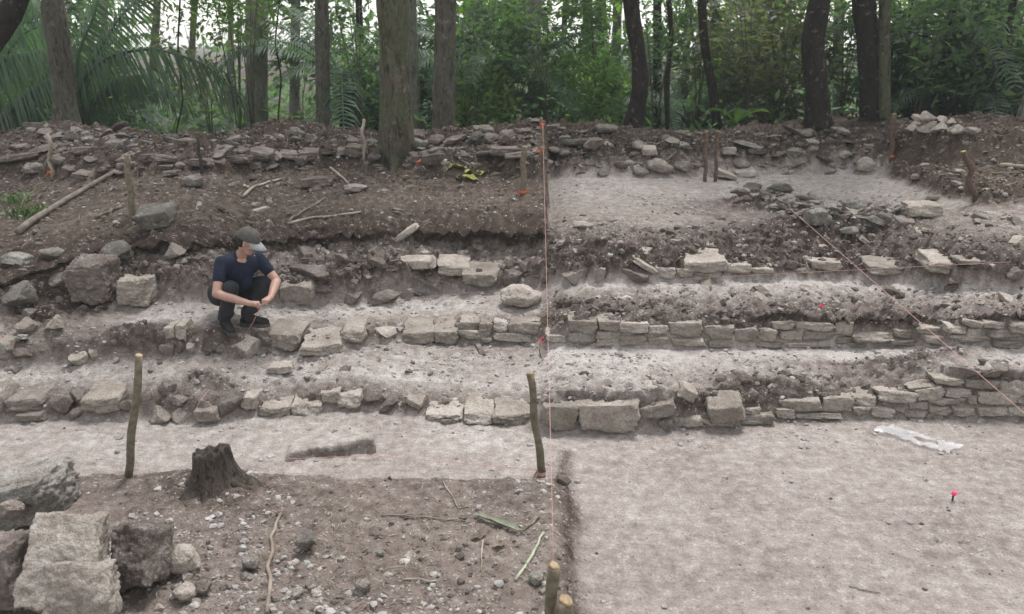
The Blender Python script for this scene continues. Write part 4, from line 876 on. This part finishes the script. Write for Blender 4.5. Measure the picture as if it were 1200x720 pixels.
tree('pale leaning stem at the far right behind the litter', [(1189, 158), (1200, 120), (1214, 70)], 15.5, 8, 'bark_pale', top=6, crown=1, cs=.5, flare=.1)
NEAR = [(62, 'the left-leaning brown trunk'), (175, 'the arching palm frond'), (301, 'the vine-hung pale trunk'), (378, 'the slim straight trunk'), (463, 'the big mossy tree'), (521, 'the smooth reddish trunk'), (627, 'the pale buttressed trunk'), (705, 'the misty far trunks'), (747, 'the dark curved trunk'), (835, 'the thin stem with climbing leaves'), (956, 'the swollen dark trunk'), (1020, 'the dark trunk leaning left'), (1100, 'the stone pile'), (1185, 'the leaning pale stem')]
for k, (x, Y, w_) in enumerate(((30, 30, 12), (175, 27, 9), (345, 26, 12), (425, 24, 9), (560, 33, 10), (655, 25, 7), (770, 21, 10), (800, 30, 9), (870, 34, 10), (905, 26, 7), (930, 38, 9), (1065, 22, 9), (1085, 30, 12), (1135, 25, 10), (270, 24, 7), (1150, 33, 12), (220, 33, 8), (115, 23, 7))):
    dx = random.uniform(-10, 10)
    tree('%s slender trunk standing %s %s' % (('dark', 'brown', 'pale')[k % 3], 'behind' if Y < 28 else 'far behind', min(NEAR, key=lambda q: abs(q[0]-x))[1]), [(x, 140), (x+dx*.5, 70), (x+dx, 0)], Y, w_, ('bark_dark', 'bark', 'bark_pale')[k % 3], crown=k % 3, cs=.8, limbs=2, flare=.1, group='slender trunks deep in the forest')
def shrub(px, Y, zc, sc, var, label, group, pool=SHR, name='understory_shrub'):
    c = on_Y(px, 100, Y); x = c[0]; g = hz(x, Y)
    e = thing(name, label, 'shrub', (x, Y, g), group); h_ = max(zc-g, .5)
    m = MB()
    for k in range(4):
        a = random.uniform(0, 6.28); L = .55*sc
        m.tube([(0, 0, -.1), (.1*math.cos(a), .1*math.sin(a), h_*.4), (L*math.cos(a), L*math.sin(a), h_*1.05)], [.02, .016, .006], 6)
    m.obj('trunk', M['bark'], e)
    obj('crown', pool[var % len(pool)], e, (0, 0, h_), (random.uniform(-.2, .2), random.uniform(-.2, .2), random.uniform(0, 6.28)), (sc, sc, sc*random.uniform(.85, 1.2)))
    return e
LB = {0: 'dark green leafy shrub', 1: 'deep green shaded shrub', 2: 'fresh green bright-leaved shrub', 3: 'pale dry-leaved bush', 4: 'deep green shaded shrub', 5: 'dark green leafy shrub'}
def shr(px, Y, zc, sc, var):
    k = min(NEAR, key=lambda q: abs(q[0]-px))[1]; far_ = 'close behind' if Y < 20 else ('behind' if Y < 25 else 'far behind')
    lab = '%s growing %s %s' % (LB[var % 6], far_, k); return shrub(px, Y, zc, sc, var, lab, lab)
for px, Y, zc, sc, var in ((570, 17.6, 1.6, .7, 2), (600, 20, 2.6, 1.1, 0), (690, 19, 1.9, .8, 2), (655, 24, 3.6, 1.2, 2), (580, 24, 3.6, 1.2, 2), (720, 22, 2.0, 1.0, 1), 
  (430, 19.5, 2.2, 1.0, 1), (350, 26, 3.6, 1.3, 0), (500, 22, 2.8, 1.2, 1), (120, 20, 1.8, .9, 1), 
  (20, 19, 2.6, 1.2, 1), (50, 24, 3.2, 1.3, 4), (800, 23, 2.2, 1.1, 0), (860, 22, 2.8, 1.2, 3), (900, 20, 2.4, 1.1, 3), (870, 28, 4.0, 1.4, 2), (930, 30, 4.2, 1.4, 0), 
  (1060, 19, 2.6, 1.1, 1), (1090, 19.5, 3.0, 1.2, 4), (1150, 18, 2.6, 1.1, 4), (1185, 18, 2.4, 1.0, 1), (1120, 24, 3.9, 1.3, 5), (1160, 28, 3.6, 1.4, 2), (100, 29, 3.2, 1.4, 0)):
    shr(px, Y, zc, sc, var)
# leafy boughs hanging into view: young trees whose crowns come low
def young(px, Y, zc, sc, var, label, group=None):
    e = shrub(px, Y, zc, sc, var, label, group, THIN, 'young_tree'); e['category'] = 'tree'
for px, Y, zc, sc, var, lab in ((290, 16.5, 4.1, .7, 0, 'young tree with bright leaves hanging before the vine-hung trunk'), (275, 17, 4.3, .6, 0, 'small bright sapling crown left of the vine-hung trunk'), (640, 18.5, 3.7, .9, 1, 'loose-crowned young tree over the middle crest'), (700, 19, 3.9, .9, 1, 'airy young tree left of the dark curved trunk'),
  (770, 17.5, 3.7, .6, 1, 'leafy sapling hanging beside the dark curved trunk'), (820, 18.5, 4.0, .8, 1, 'young tree draped over the thin dark stem'), (880, 18, 3.8, 1.0, 2, 'pale thin-leaved young tree left of the thick dark trunk'), (915, 19, 4.1, 1.1, 1, 'drooping young tree behind the thick dark trunk'), (990, 19, 4.0, .9, 0, 'fresh green young tree between the two thick dark trunks'),
  (1080, 17, 4.0, 1.1, 1, 'dark drooping young tree over the stone pile'), (1150, 16.5, 3.9, 1.1, 1, 'drooping young tree at the far right'), (420, 17.5, 4.1, .8, 1, 'thin young tree left behind the big mossy tree'), (560, 18, 4.0, .9, 1, 'thin young tree right of the smooth reddish trunk'), (240, 20, 3.4, .9, 2, 'sparse twiggy young tree against the bright sky gap')):
    young(px, Y, zc, sc, var, lab)
# palms ------------------------------------------------------------
def frond_mesh(L, rise, droop, seed, leaflet=.62, n=44):
    r = np.random.default_rng(seed); m = MB(); s = np.linspace(0, 1, 16)
    C = np.stack([L*s*(1-.12*s), 0*s, rise*s-droop*s**2.3], -1)
    m.tube(C, np.linspace(.035, .006, 16), 6)
    T = np.gradient(C, axis=0); T /= np.linalg.norm(T, axis=1, keepdims=True)
    for i in range(n):
        t = .14+.86*(i/(n-1)); c = np.array([np.interp(t, s, C[:, k]) for k in range(3)]); tg = np.array([np.interp(t, s, T[:, k]) for k in range(3)])
        ll = leaflet*(math.sin(math.pi*(.12+.8*t))**.6)*r.uniform(.85, 1.1)
        for sd in (-1, 1):
            o = np.array([0, sd, 0])*.8+tg*.55+np.array([0, 0, .12+r.normal(0, .08)]); o /= np.linalg.norm(o)
            d2 = o*.75+np.array([0, 0, -.85]); d2 /= np.linalg.norm(d2); w_ = np.cross(o, [0, 0, 1]); w_ = tg*.022
            p1 = c+o*ll*.5; p2 = p1+d2*ll*.55
            m.add([c-w_*.6, c+w_*.6, p1+w_, p1-w_, p2], [(0, 1, 2, 3), (3, 2, 4)])
    return m.mesh('frond', M['palm'])
FR = [frond_mesh(3.6, 2.2, 2.4, 1), frond_mesh(3.2, 2.8, 2.2, 2), frond_mesh(2.8, 2.6, 1.1, 3), frond_mesh(4.2, 1.9, 2.9, 4)]
def palm(px, Y, label, n=11, sc=1., az0=0, zt=.4, group=None):
    c = on_Y(px, 120, Y); g = hz(c[0], Y); e = thing('forest_palm', label, 'palm', (c[0], Y, g), group)
    MB().tube([(0, 0, -.1), (0, 0, zt*.5), (0, 0, zt+.15)], [.2*sc, .17*sc, .1*sc], 12, jit=.15).obj('trunk', M['bark_dark'], e)
    for k in range(n):
        obj('frond', FR[k % 4], e, (0, 0, zt), (0, random.uniform(-.25, .2), az0+k*2.399), (sc*random.uniform(.85, 1.1),)*3)
    return e
def frond_px(px, Y0, Y1, ll, n, mat, parent, O, seed, up=0.):
    r = np.random.default_rng(seed); C = resample(np.array([on_Y(x, y, Y0+(Y1-Y0)*k/(len(px)-1)) for k, (x, y) in enumerate(px)]), 26)-O
    m = MB(); m.tube(C, np.linspace(.05, .01, 26), 6); T = np.gradient(C, axis=0); T /= np.linalg.norm(T, axis=1, keepdims=True)
    for i in range(n):
        f_ = i/(n-1)*25; k = min(int(f_), 24); c = C[k]+(C[k+1]-C[k])*(f_-k); tg = T[k]; L = ll*(.45+.55*math.sin(math.pi*(.1+.8*i/n)))*r.uniform(.85, 1.15)
        for sd in (-1, 1):
            o = np.array([r.normal(0, .1), sd*.75, .10+up])+tg*.5; o /= np.linalg.norm(o); d2 = np.array([tg[0]*.35, sd*.25, -1+up*1.4]); d2 /= np.linalg.norm(d2)
            w_ = tg*.026; p1 = c+o*L*.3; p2 = p1+d2*L*.45; p3 = p2+d2*L*.35+np.array([0, 0, -.05])
            m.add([c-w_*.6, c+w_*.6, p1+w_, p1-w_, p2+w_*.8, p2-w_*.8, p3], [(0, 1, 2, 3), (3, 2, 4, 5), (5, 4, 6)])
    m.obj('frond', M[mat], parent)
def big_palm():
    Y = 17.2; c = on_Y(88, 130, Y); O = np.array([c[0], Y, hz(c[0], Y)])
    e = thing('forest_palm', 'large palm whose long frond arches across the bright left gap', 'palm', tuple(O))
    MB().tube([(0, 0, -.1), (.05, 0, .6), (0, 0, 1.3)], [.26, .22, .14], 12, jit=.15).obj('trunk', M['bark_dark'], e)
    for k, (px, y1, ll, up) in enumerate((([(88, 150), (95, 92), (130, 64), (180, 56), (240, 74), (284, 118)], 16.6, 1.25, 0), ([(86, 150), (60, 105), (30, 130), (-5, 158)], 16.2, .9, 0), ([(88, 150), (110, 70), (140, 20), (185, -20)], 18, .9, .5),
       ([(88, 150), (75, 60), (45, 10), (0, -10)], 17.6, 1.0, .3), ([(86, 150), (50, 70), (10, 55), (-40, 80)], 17, 1.1, 0), ([(90, 150), (130, 100), (170, 88), (215, 120)], 18.2, .8, 0), ([(88, 150), (92, 60), (112, 15), (120, -30)], 18.4, .8, .6))):
        frond_px(px, Y, y1, ll, 56, 'palm', e, O, k, up)
    Y = 15.6; c = on_Y(-30, 140, Y); O = np.array([c[0], Y, hz(c[0], Y)])
    e = thing('forest_palm', 'palm with long slanting fronds filling the left edge', 'palm', tuple(O))
    MB().tube([(0, 0, -.1), (0, 0, .4), (0, 0, .9)], [.24, .2, .13], 12, jit=.15).obj('trunk', M['bark_dark'], e)
    for k, (px, y1, ll, up) in enumerate((([(-30, 165), (0, 145), (30, 112), (62, 92)], 15.2, .8, .1), ([(-30, 165), (-10, 90), (25, 40), (70, 20)], 16.2, .9, 0), ([(-30, 165), (-20, 100), (5, 70), (55, 60)], 15.8, .9, 0), ([(-30, 165), (10, 125), (50, 130), (70, 160)], 16, .7, 0), ([(-30, 165), (-30, 60), (-10, 10), (20, -10)], 15.5, .8, 0))):
        frond_px(px, Y, y1, ll, 44, 'palm', e, O, 20+k, up)
big_palm()
palm(40, 21, 'palm with upright fronds behind the leaning left trunk', 11, 1.2, 1.1, 1.0)
palm(545, 22, 'palm with pale hanging fronds right of the smooth reddish trunk', 11, 1.1, .4, 1.2)
palm(440, 21.5, 'shaded palm behind the big mossy tree', 10, 1.0, .9, 1.0)
palm(690, 25, 'palm fanning out in the misty middle distance', 11, 1.0, .4, .6)
palm(770, 21, 'small palm behind the dark curved trunk', 9, .7, .8, .3)
palm(1140, 17.6, 'shaded palm drooping behind the stone pile', 11, .85, .2, .9)
palm(1195, 20, 'tall palm with drooping fronds at the far right', 10, 1.1, 1.4, 1.8)
palm(405, 19, 'palm with long drooping fronds beside the slim straight trunk', 10, .95, .7, 1.5)
palm(590, 19.5, 'palm with bright drooping fronds near the slanting dark trunk', 10, .9, 1.2, 1.3)
palm(805, 20, 'low feathery palm between the two thin dark stems', 10, .75, .2, .6)
palm(1075, 18.5, 'dark palm hanging over the stone pile from behind', 11, .95, .5, 2.0)
palm(930, 23, 'pale feathery palm left of the thick dark trunks', 10, 1.0, .5, 1.0)
palm(195, 21, 'pale palm standing in the mist under the arching frond', 10, .7, .5, .2)
palm(230, 27, 'distant palm seen in the bright left gap', 10, 1.0, .2, .4)
palm(620, 32, 'distant palm behind the middle of the crest', 10, 1.1, .9, 1.2)
palm(900, 33, 'distant palm deep behind the thick dark trunk', 10, 1.1, .3, 1.0)
# broad-leaved plant
def broadleaf(px, Y, label, n=6, sc=1.):
    c = on_Y(px, 150, Y); g = hz(c[0], Y); e = thing('broadleaf_plant', label, 'plant', (c[0], Y, g)); zt = max(1.3-g, .2)
    MB().tube([(0, 0, -.05), (.03, 0, zt*.6), (0, 0, zt)], [.03, .025, .02], 7).obj('stem', M['grass'], e)
    for k in range(n):
        a = k*1.1+.3; L = .75*sc; V = []; F = []
        for i in range(9):
            t = i/8; w_ = .08*sc*math.sin(math.pi*min(1, .04+.95*t))**.6; p = np.array([math.cos(a)*L*t, math.sin(a)*L*t*.7, zt-.02+L*(1.15*t-.75*t*t)]); s = np.array([-math.sin(a), math.cos(a), 0])
            V += [p-s*w_+[0, 0, .03], p, p+s*w_+[0, 0, .03]]
        F = [(3*i+j, 3*i+j+1, 3*i+4+j, 3*i+3+j) for i in range(8) for j in range(2)]
        m = MB(); m.add(V, F); m.obj('leaf', M['leafC'], e)
broadleaf(862, 17, 'broad-leaved bright plant behind the right crest', 7, .9); broadleaf(285, 19, 'broad-leaved yellow-green plant left of the vine-hung trunk', 6, 1.2)
# lianas
def liana(label, px, Y, r, group=None):
    P = resample(np.array([on_Y(x, y, Y) for x, y in px]), 24); P[0][2] = min(P[0][2], hz(P[0][0], Y)-.02)
    tag(MB().tube(P, r, 6, jit=.2).obj('liana', M['bark_dark']), label, 'liana', group)
for k, px in enumerate(([(205, 160), (215, 120), (208, 60), (212, -20)], [(325, 150), (330, 90), (322, 50), (330, -20)], [(1080, 150), (1100, 90), (1060, 40), (1075, -20)], [(1200, 150), (1160, 80), (1110, 50), (1040, 30), (1000, -15)], [(860, 150), (880, 110), (940, 95), (1000, 40), (1040, -10)], [(770, 150), (768, 90), (776, 40), (770, -20)])):
    liana(['thin vine hanging in the bright left gap', 'dark vine looping beside the vine-hung trunk', 'thin vine over the stone pile', 'long thin vine slanting at the far right', 'thin vine slanting behind the thick dark trunk', 'thin vine near the dark curved trunk'][k], px, 17+k*.6, .018)
# far wood, one mass: trunks and leaves beyond what can be told apart
def far_wood():
    n = 9000; V = []; r = np.random.default_rng(5)
    Y = r.uniform(36, 62, n); X = r.uniform(-1, 1, n)*(.75*Y+6); z = r.uniform(0, 1, n)**1.2*9
    gap = np.clip(1.5*np.exp(-((X/Y+.395)/.05)**2), 0, 1)*(z > 3.0)          # the bright gap at the left
    keep = (fbm(X*.35+z*.1, z*.4+Y*.05, 1., 3) > -.22) & (r.random(n) > gap*.97); X, Y, z = X[keep], Y[keep], z[keep]; n = len(X)
    P = np.stack([X, Y, z], -1); L = r.uniform(.3, .75, n)[:, None]
    d = r.normal(size=(n, 3)); d[:, 2] -= .3; d /= np.linalg.norm(d, axis=1, keepdims=True); s = np.cross(d, r.normal(size=(n, 3))); s /= np.linalg.norm(s, axis=1, keepdims=True)
    V = np.stack([P, P+d*L*.5+s*L*.24, P+d*L, P+d*L*.5-s*L*.24], 1).reshape(-1, 3); i4 = 4*np.arange(n)[:, None]
    F = np.concatenate([i4+np.array([[0, 1, 2]]), i4+np.array([[0, 2, 3]])])
    o = obj('distant_woodland', mesh_np('distant_woodland', V, F, M['leafA'])); tag(o, 'misty green mass of far woodland', None, kind='stuff')
far_wood()

def undergrowth():
    r = np.random.default_rng(12); n = 16000
    Y = 15.8+r.random(n)**1.3*36; X = r.uniform(-1, 1, n)*(.72*Y+3); h_ = r.random(n)**1.6*(.5+.9*np.clip(fbm(X, Y, .25, 3)+.4, 0, 1))
    keep = (Y > 17) | (r.random(n) < .25); X, Y, h_ = X[keep], Y[keep], h_[keep]; n = len(X)
    P = np.stack([X, Y, bil(ZZ, X, Y)+h_], -1); L = (r.uniform(.14, .42, n)*np.clip(Y/26, .6, 1.6))[:, None]
    d = r.normal(size=(n, 3)); d[:, 2] = np.abs(d[:, 2])*.6; d /= np.linalg.norm(d, axis=1, keepdims=True); s = np.cross(d, r.normal(size=(n, 3))+[0, 0, 1.]); s /= np.linalg.norm(s, axis=1, keepdims=True)
    V = np.stack([P, P+d*L*.5+s*L*.2, P+d*L, P+d*L*.5-s*L*.2], 1).reshape(-1, 3); i4 = 4*np.arange(n)[:, None]
    o = obj('undergrowth', mesh_np('undergrowth', V, np.concatenate([i4+np.array([[0, 1, 2]]), i4+np.array([[0, 2, 3]])]), M['leafA'])); tag(o, 'low green undergrowth covering the forest floor', None, kind='stuff')
undergrowth()

# ------------------------------------------------------------------ the person squatting on the upper tread
def person():
    skin = simple('skin', (.33, .19, .14), (.44, .265, .205), 14, .55, .1, .002, False, .4); shirt = simple('navy_cotton', (.009, .012, .026), (.015, .019, .038), 30, .9, .3, .003, False)
    trou = simple('charcoal_trousers', (.02, .02, .023), (.036, .036, .042), 14, .9, .5, .006, False); boot = simple('black_boot', (.012, .011, .011), (.03, .027, .025), 20, .7, .3, .003, False)
    sole = simple('boot_sole', (.05, .047, .044), (.10, .09, .085), 20, .9, .3, .003, False)
    capm = simple('grey_cap', (.066, .06, .052), (.105, .096, .085), 40, .9, .3, .002, False); visor = simple('pale_grey_visor', (.2, .205, .205), (.27, .28, .28), 40, .8, .2, .002, False)
    hair = simple('dark_hair', (.012, .009, .007), (.035, .025, .02), 60, .6, .6, .004, False); dark = simple('eye_dark', (.02, .015, .012), (.03, .02, .018), 20, .4, 0, .001, False); lipm = simple('lips', (.36, .14, .12), (.42, .18, .15), 20, .5, 0, .001, False)
    f = G(265, 388); d = ray(285, 388); az = math.atan2(-d[0], d[1])
    e = thing('person', 'person squatting in navy t-shirt, charcoal trousers and grey cap, holding twine', 'person', tuple(f)); e.rotation_euler = (0, 0, az)
    K = depth(f)*120/FPX                                                  # drawn at 120 px per metre
    K = depth(f)/FPX*120
    e.scale = (K/1.0,)*3 if False else (1, 1, 1)
    S_ = lambda *p: np.array(p, float)*K
    hipR, hipL = S_(-.03, .33, .27), S_(.13, .42, .27)
    kneeR, kneeL = S_(.09, -.04, .44), S_(.44, .15, .41)
    ankR, ankL = S_(.0, .06, .10), S_(.21, .12, .10)
    shR, shL = S_(.03, .12, .66), S_(.375, .215, .645)
    elR, elL = S_(-.045, -.05, .40), S_(.52, .10, .43)
    wrR, wrL = S_(.24, -.19, .315), S_(.44, -.13, .335)
    neck = S_(.215, .14, .725); headc = S_(.295, .03, .868)
    fd = np.array([.80, -.40, -.48]); fd /= np.linalg.norm(fd); sd_ = np.cross(fd, [0, 0, 1.]); sd_ /= np.linalg.norm(sd_); ud = np.cross(sd_, fd)
    r = lambda v: v*K
    # body: one continuous skin surface
    b = MB()
    pel = (hipR+hipL)/2+S_(0, 0, .03); chest = (shR+shL)/2+S_(-.02, .04, -.10)
    b.capsule(pel, r(.12), chest, r(.125)); b.capsule(chest, r(.12), (shR+shL)/2+S_(0, .0, -.02), r(.09)); b.capsule(shR, r(.052), shL, r(.052))
    b.capsule(neck+S_(-.01, .03, -.05), r(.055), headc-ud*r(.06)+fd*r(-.015), r(.05))
    b.capsule(headc+ud*r(.03)-fd*r(.02), r(.083), headc+ud*r(.01)+fd*r(.015), r(.078)); b.capsule(headc-ud*r(.02), r(.072), headc-ud*r(.085)+fd*r(.035), r(.045))
    b.capsule(headc-ud*r(.002)+fd*r(.085), r(.010), headc-ud*r(.04)+fd*r(.102), r(.016))                                # nose
    b.capsule(headc-ud*r(.068)+fd*r(.07), r(.016), headc-ud*r(.07)+fd*r(.078), r(.014)); b.capsule(headc-ud*r(.105)+fd*r(.055), r(.022), headc-ud*r(.10)+fd*r(.06), r(.02))
    for s in (-1, 1):
        b.capsule(headc+sd_*s*r(.078)-fd*r(.005)-ud*r(.005), r(.014), headc+sd_*s*r(.08)-ud*r(.035), r(.010))            # ears
        b.capsule(headc+sd_*s*r(.04)+fd*r(.06)-ud*r(.03), r(.024), headc+sd_*s*r(.045)+fd*r(.05)-ud*r(.04), r(.022))     # cheeks
    for sh, el, wr in ((shR, elR, wrR), (shL, elL, wrL)):
        b.capsule(sh, r(.056), el, r(.043)); b.capsule(el, r(.044), el+(wr-el)*.35, r(.045)); b.capsule(el+(wr-el)*.35, r(.045), wr, r(.028))
    for hp_, kn, an in ((hipR, kneeR, ankR), (hipL, kneeL, ankL)): b.capsule(hp_, r(.075), kn, r(.05)); b.capsule(kn, r(.048), an, r(.035))
    pinch = S_(.345, -.205, .30)
    for wr, sgn in ((wrR, 1), (wrL, -1)):
        ax = pinch-wr; L = np.linalg.norm(ax); ax /= L; up = np.array([0, 0, 1.]); sd2 = np.cross(ax, up); sd2 /= np.linalg.norm(sd2); up2 = np.cross(sd2, ax)
        pc = wr+ax*r(.055); b.capsule(wr, r(.028), pc+sd2*r(.012), r(.027)); b.capsule(wr, r(.026), pc-sd2*r(.012), r(.025)); b.capsule(pc-sd2*r(.02), r(.018), pc+sd2*r(.026), r(.018))
        for k, (o, ln) in enumerate(((.027, .040), (.009, .046), (-.009, .042), (-.026, .033))):                          # four fingers curling to the twine
            p0 = pc+sd2*r(o)*-sgn*.9+up2*r(.006); p1 = p0+ax*r(ln*.6)+up2*r(.010); p2 = p1+ax*r(ln*.35)-up2*r(.022+.004*k); p3 = p2-up2*r(.016)-ax*r(.010)
            b.capsule(p0, r(.0105), p1, r(.0098), 10); b.capsule(p1, r(.0098), p2, r(.009), 10); b.capsule(p2, r(.009), p3, r(.0078), 10)
        t0 = wr+ax*r(.025)-up2*r(.012)+sd2*r(.018)*-sgn; t1 = t0+ax*r(.028)-up2*r(.022)+sd2*r(.008)*-sgn; t2 = pinch-ax*r(.012)-up2*r(.012)
        b.capsule(t0, r(.014), t1, r(.0115), 10); b.capsule(t1, r(.0115), t2, r(.009), 10)
    obj('body', remesh(b.mesh('body', skin), .0055*K, 3), e)
    # t-shirt
    b = MB(); b.capsule(pel+S_(0, .0, .04), r(.148), chest+S_(0, 0, .01), r(.158)); b.capsule(shR+S_(.05, .01, -.03), r(.082), shL+S_(-.05, .01, -.03), r(.082)); b.capsule(chest+S_(-.06, 0, .05), r(.12), chest+S_(.08, 0, .05), r(.12))
    b.capsule((shR+shL)/2+S_(0, .02, -.02), r(.085), neck+S_(-.01, .03, -.03), r(.072))
    for sh, el in ((shR, elR), (shL, elL)):
        b.capsule(sh, r(.066), sh+(el-sh)*.46, r(.062)); b.capsule(sh+(el-sh)*.3, r(.064), sh+(el-sh)*.55, r(.060))
    b.capsule(chest+S_(.03, -.06, -.1), r(.09), pel+S_(.12, -.06, .08), r(.10))
    obj('t_shirt', remesh(b.mesh('t_shirt', shirt), .009*K, 9), e)
    # trousers
    b = MB(); b.capsule(hipR+S_(.02, .0, .02), r(.135), hipL+S_(-.01, 0, .02), r(.135)); b.capsule(pel, r(.14), pel+S_(.02, 0, .06), r(.135))
    for hp_, kn, an in ((hipR, kneeR, ankR), (hipL, kneeL, ankL)):
        b.capsule(hp_, r(.112), hp_+(kn-hp_)*.55, r(.098)); b.capsule(hp_+(kn-hp_)*.5, r(.098), kn, r(.077)); b.capsule(kn, r(.075), kn+(an-kn)*.4+S_(0, .03, 0), r(.078)); b.capsule(kn+(an-kn)*.4+S_(0, .03, 0), r(.076), an+S_(0, 0, .03), r(.06))
        for k in range(3): q = an+(kn-an)*(.10+.13*k); b.capsule(q+S_(-.03, -.02, 0), r(.047), q+S_(.03, .01, .012*(-1)**k), r(.047))
    obj('trousers', remesh(b.mesh('trousers', trou), .010*K, 4), e)
    # boots
    for an, dv in ((ankR, S_(.06, -.20, 0)), (ankL, S_(.19, -.10, 0))):
        u = dv/np.linalg.norm(dv); b = MB(); z = lambda p, h_: np.array([p[0], p[1], h_*K])
        heel = z(an-u*r(.035), .045); ball = z(an+u*r(.13), .045); toe = z(an+u*r(.19), .04)
        b.capsule(an+S_(0, 0, .05), r(.052), z(an, .07), r(.056)); b.capsule(heel, r(.043), z(an+u*r(.06), .06), r(.047)); b.capsule(z(an+u*r(.05), .062), r(.047), ball, r(.045)); b.capsule(ball, r(.045), toe, r(.037))
        bo = obj('boot', remesh(b.mesh('boot', boot), .008*K, 3), e)
        m = MB(); sv = np.array([-u[1], u[0], 0]); V = []; prof = [(-.085, .0), (-.07, .036), (0, .043), (.07, .04), (.14, .05), (.2, .042), (.235, 0), (.2, -.042), (.14, -.05), (.07, -.04), (0, -.043), (-.07, -.036)]
        for h_ in (-.012, .024): V += [z(an+u*r(a)+sv*r(c_), h_) for a, c_ in prof]
        n = len(prof); m.add(V, [(i, (i+1) % n, n+(i+1) % n, n+i) for i in range(n)]+[tuple(range(n))[::-1], tuple(range(n, 2*n))]); obj('sole', m.mesh('sole', sole, False), bo)
    # hair and ponytail
    b = MB(); b.capsule(headc+ud*r(.02)-fd*r(.035), r(.086), headc-ud*r(.02)-fd*r(.04), r(.072)); b.capsule(headc-fd*r(.09)+ud*r(.0), r(.035), headc-fd*r(.125)-ud*r(.05), r(.032)); b.capsule(headc-fd*r(.125)-ud*r(.05), r(.032), headc-fd*r(.12)-np.array([0, 0, r(.14)]), r(.014))
    obj('hair', remesh(b.mesh('hair', hair), .008*K, 3), e)
    # cap with visor
    V = []; F = []; n = 24; tilt = ud*.94-fd*.05; tilt /= np.linalg.norm(tilt); cf = np.cross(tilt, sd_); cf = cf if np.dot(cf, fd) > 0 else -cf
    cc = headc+ud*r(.035)-fd*r(.012)
    for j in range(8):
        a = j/7*math.pi/2*.98
        for i in range(n):
            th = 2*math.pi*i/n; rr = r(.106)*math.cos(a)**.8; V.append(cc+(cf*math.cos(th)*1.08+sd_*math.sin(th)*.93)*rr+tilt*(r(.112)*math.sin(a)-r(.012)))
    V.append(cc+tilt*r(.104)); F = [(j*n+i, j*n+(i+1) % n, (j+1)*n+(i+1) % n, (j+1)*n+i) for j in range(7) for i in range(n)]+[(8*n, 7*n+i, 7*n+(i+1) % n) for i in range(n)]
    m = MB(); m.add(V, F); m.capsule(cc+tilt*r(.100), r(.009), cc+tilt*r(.103), r(.007), 8); c_o = m.obj('cap', capm, e)
    V = []; 
    for th_ in (0, 1):
        for i in range(13):
            an = (i/12-.5)*2*1.15
            for q in (0, .5, 1):
                rr = r(.108)+r(.088)*q*math.cos(an*.72)**.6; V.append(cc+(cf*math.cos(an)*rr*1.03+sd_*math.sin(an)*r(.1+.01*q))+tilt*(r(-.010)-r(.026)*q*q-r(.02)*abs(math.sin(an))*q-th_*r(.006)))
    F = []
    for th_ in (0, 1):
        o_ = th_*39
        for i in range(12):
            for q in range(2):
                f_ = (o_+3*i+q, o_+3*i+q+1, o_+3*i+q+4, o_+3*i+q+3); F.append(f_ if th_ == 0 else f_[::-1])
    F += [(3*i+2, 39+3*i+2, 39+3*i+5, 3*i+5) for i in range(12)]
    m = MB(); m.add(V, F); m.obj('visor', visor, c_o)
    # eyes, brows, mouth
    for s in (-1, 1):
        m = MB(); p = headc+fd*r(.084)+sd_*s*r(.032)-ud*r(.002); m.capsule(p-sd_*r(.008), r(.0065), p+sd_*r(.008), r(.0065), 8); m.obj('eye', dark, e)
    m = MB(); p = headc+fd*r(.087)-ud*r(.069); m.capsule(p-sd_*r(.016), r(.006), p+sd_*r(.016), r(.006), 8); m.obj('mouth', lipm, e)
    # twine held in the fingers and run down to the tread
    ca, sa = math.cos(az), math.sin(az); w_ = lambda p: np.array([f[0]+p[0]*ca-p[1]*sa, f[1]+p[0]*sa+p[1]*ca, f[2]+p[2]])
    P = [w_(pinch), w_(pinch)+(G(288, 392)-w_(pinch))*.5+np.array([0, 0, -.02]), G(288, 392)+np.array([0, 0, .004]), G(272, 420)+np.array([0, -.02, .01])]
    twine('pink twine held in the person\'s fingers trailing to the tread below', P, .0032)
person()

# ------------------------------------------------------------------ damp forest air
def haze():
    x, y0, y1, z0, z1 = 330, -75, 380, -2.5, 17.
    V = [(sx*x, y, z) for z in (z0, z1) for y in (y0, y1) for sx in (-1, 1)]
    F = [(0, 2, 3, 1), (4, 5, 7, 6), (0, 1, 5, 4), (2, 6, 7, 3), (0, 4, 6, 2), (1, 3, 7, 5)]
    m = bpy.data.materials.new('damp_air'); m.use_nodes = True; n = m.node_tree.nodes; n.remove(n['Principled BSDF'])
    v = n.new('ShaderNodeVolumePrincipled'); v.inputs['Color'].default_value = (.88, .94, .93, 1); v.inputs['Density'].default_value = .0015; v.inputs['Anisotropy'].default_value = .2
    m.node_tree.links.new(v.outputs[0], n['Material Output'].inputs['Volume'])
    mb = MB(); mb.add(V, F); o = obj('haze', mb.mesh('haze', m, False)); tag(o, 'pale damp air between the forest trees', None, kind='stuff')
haze()
print('OBJS', len(bpy.data.objects))
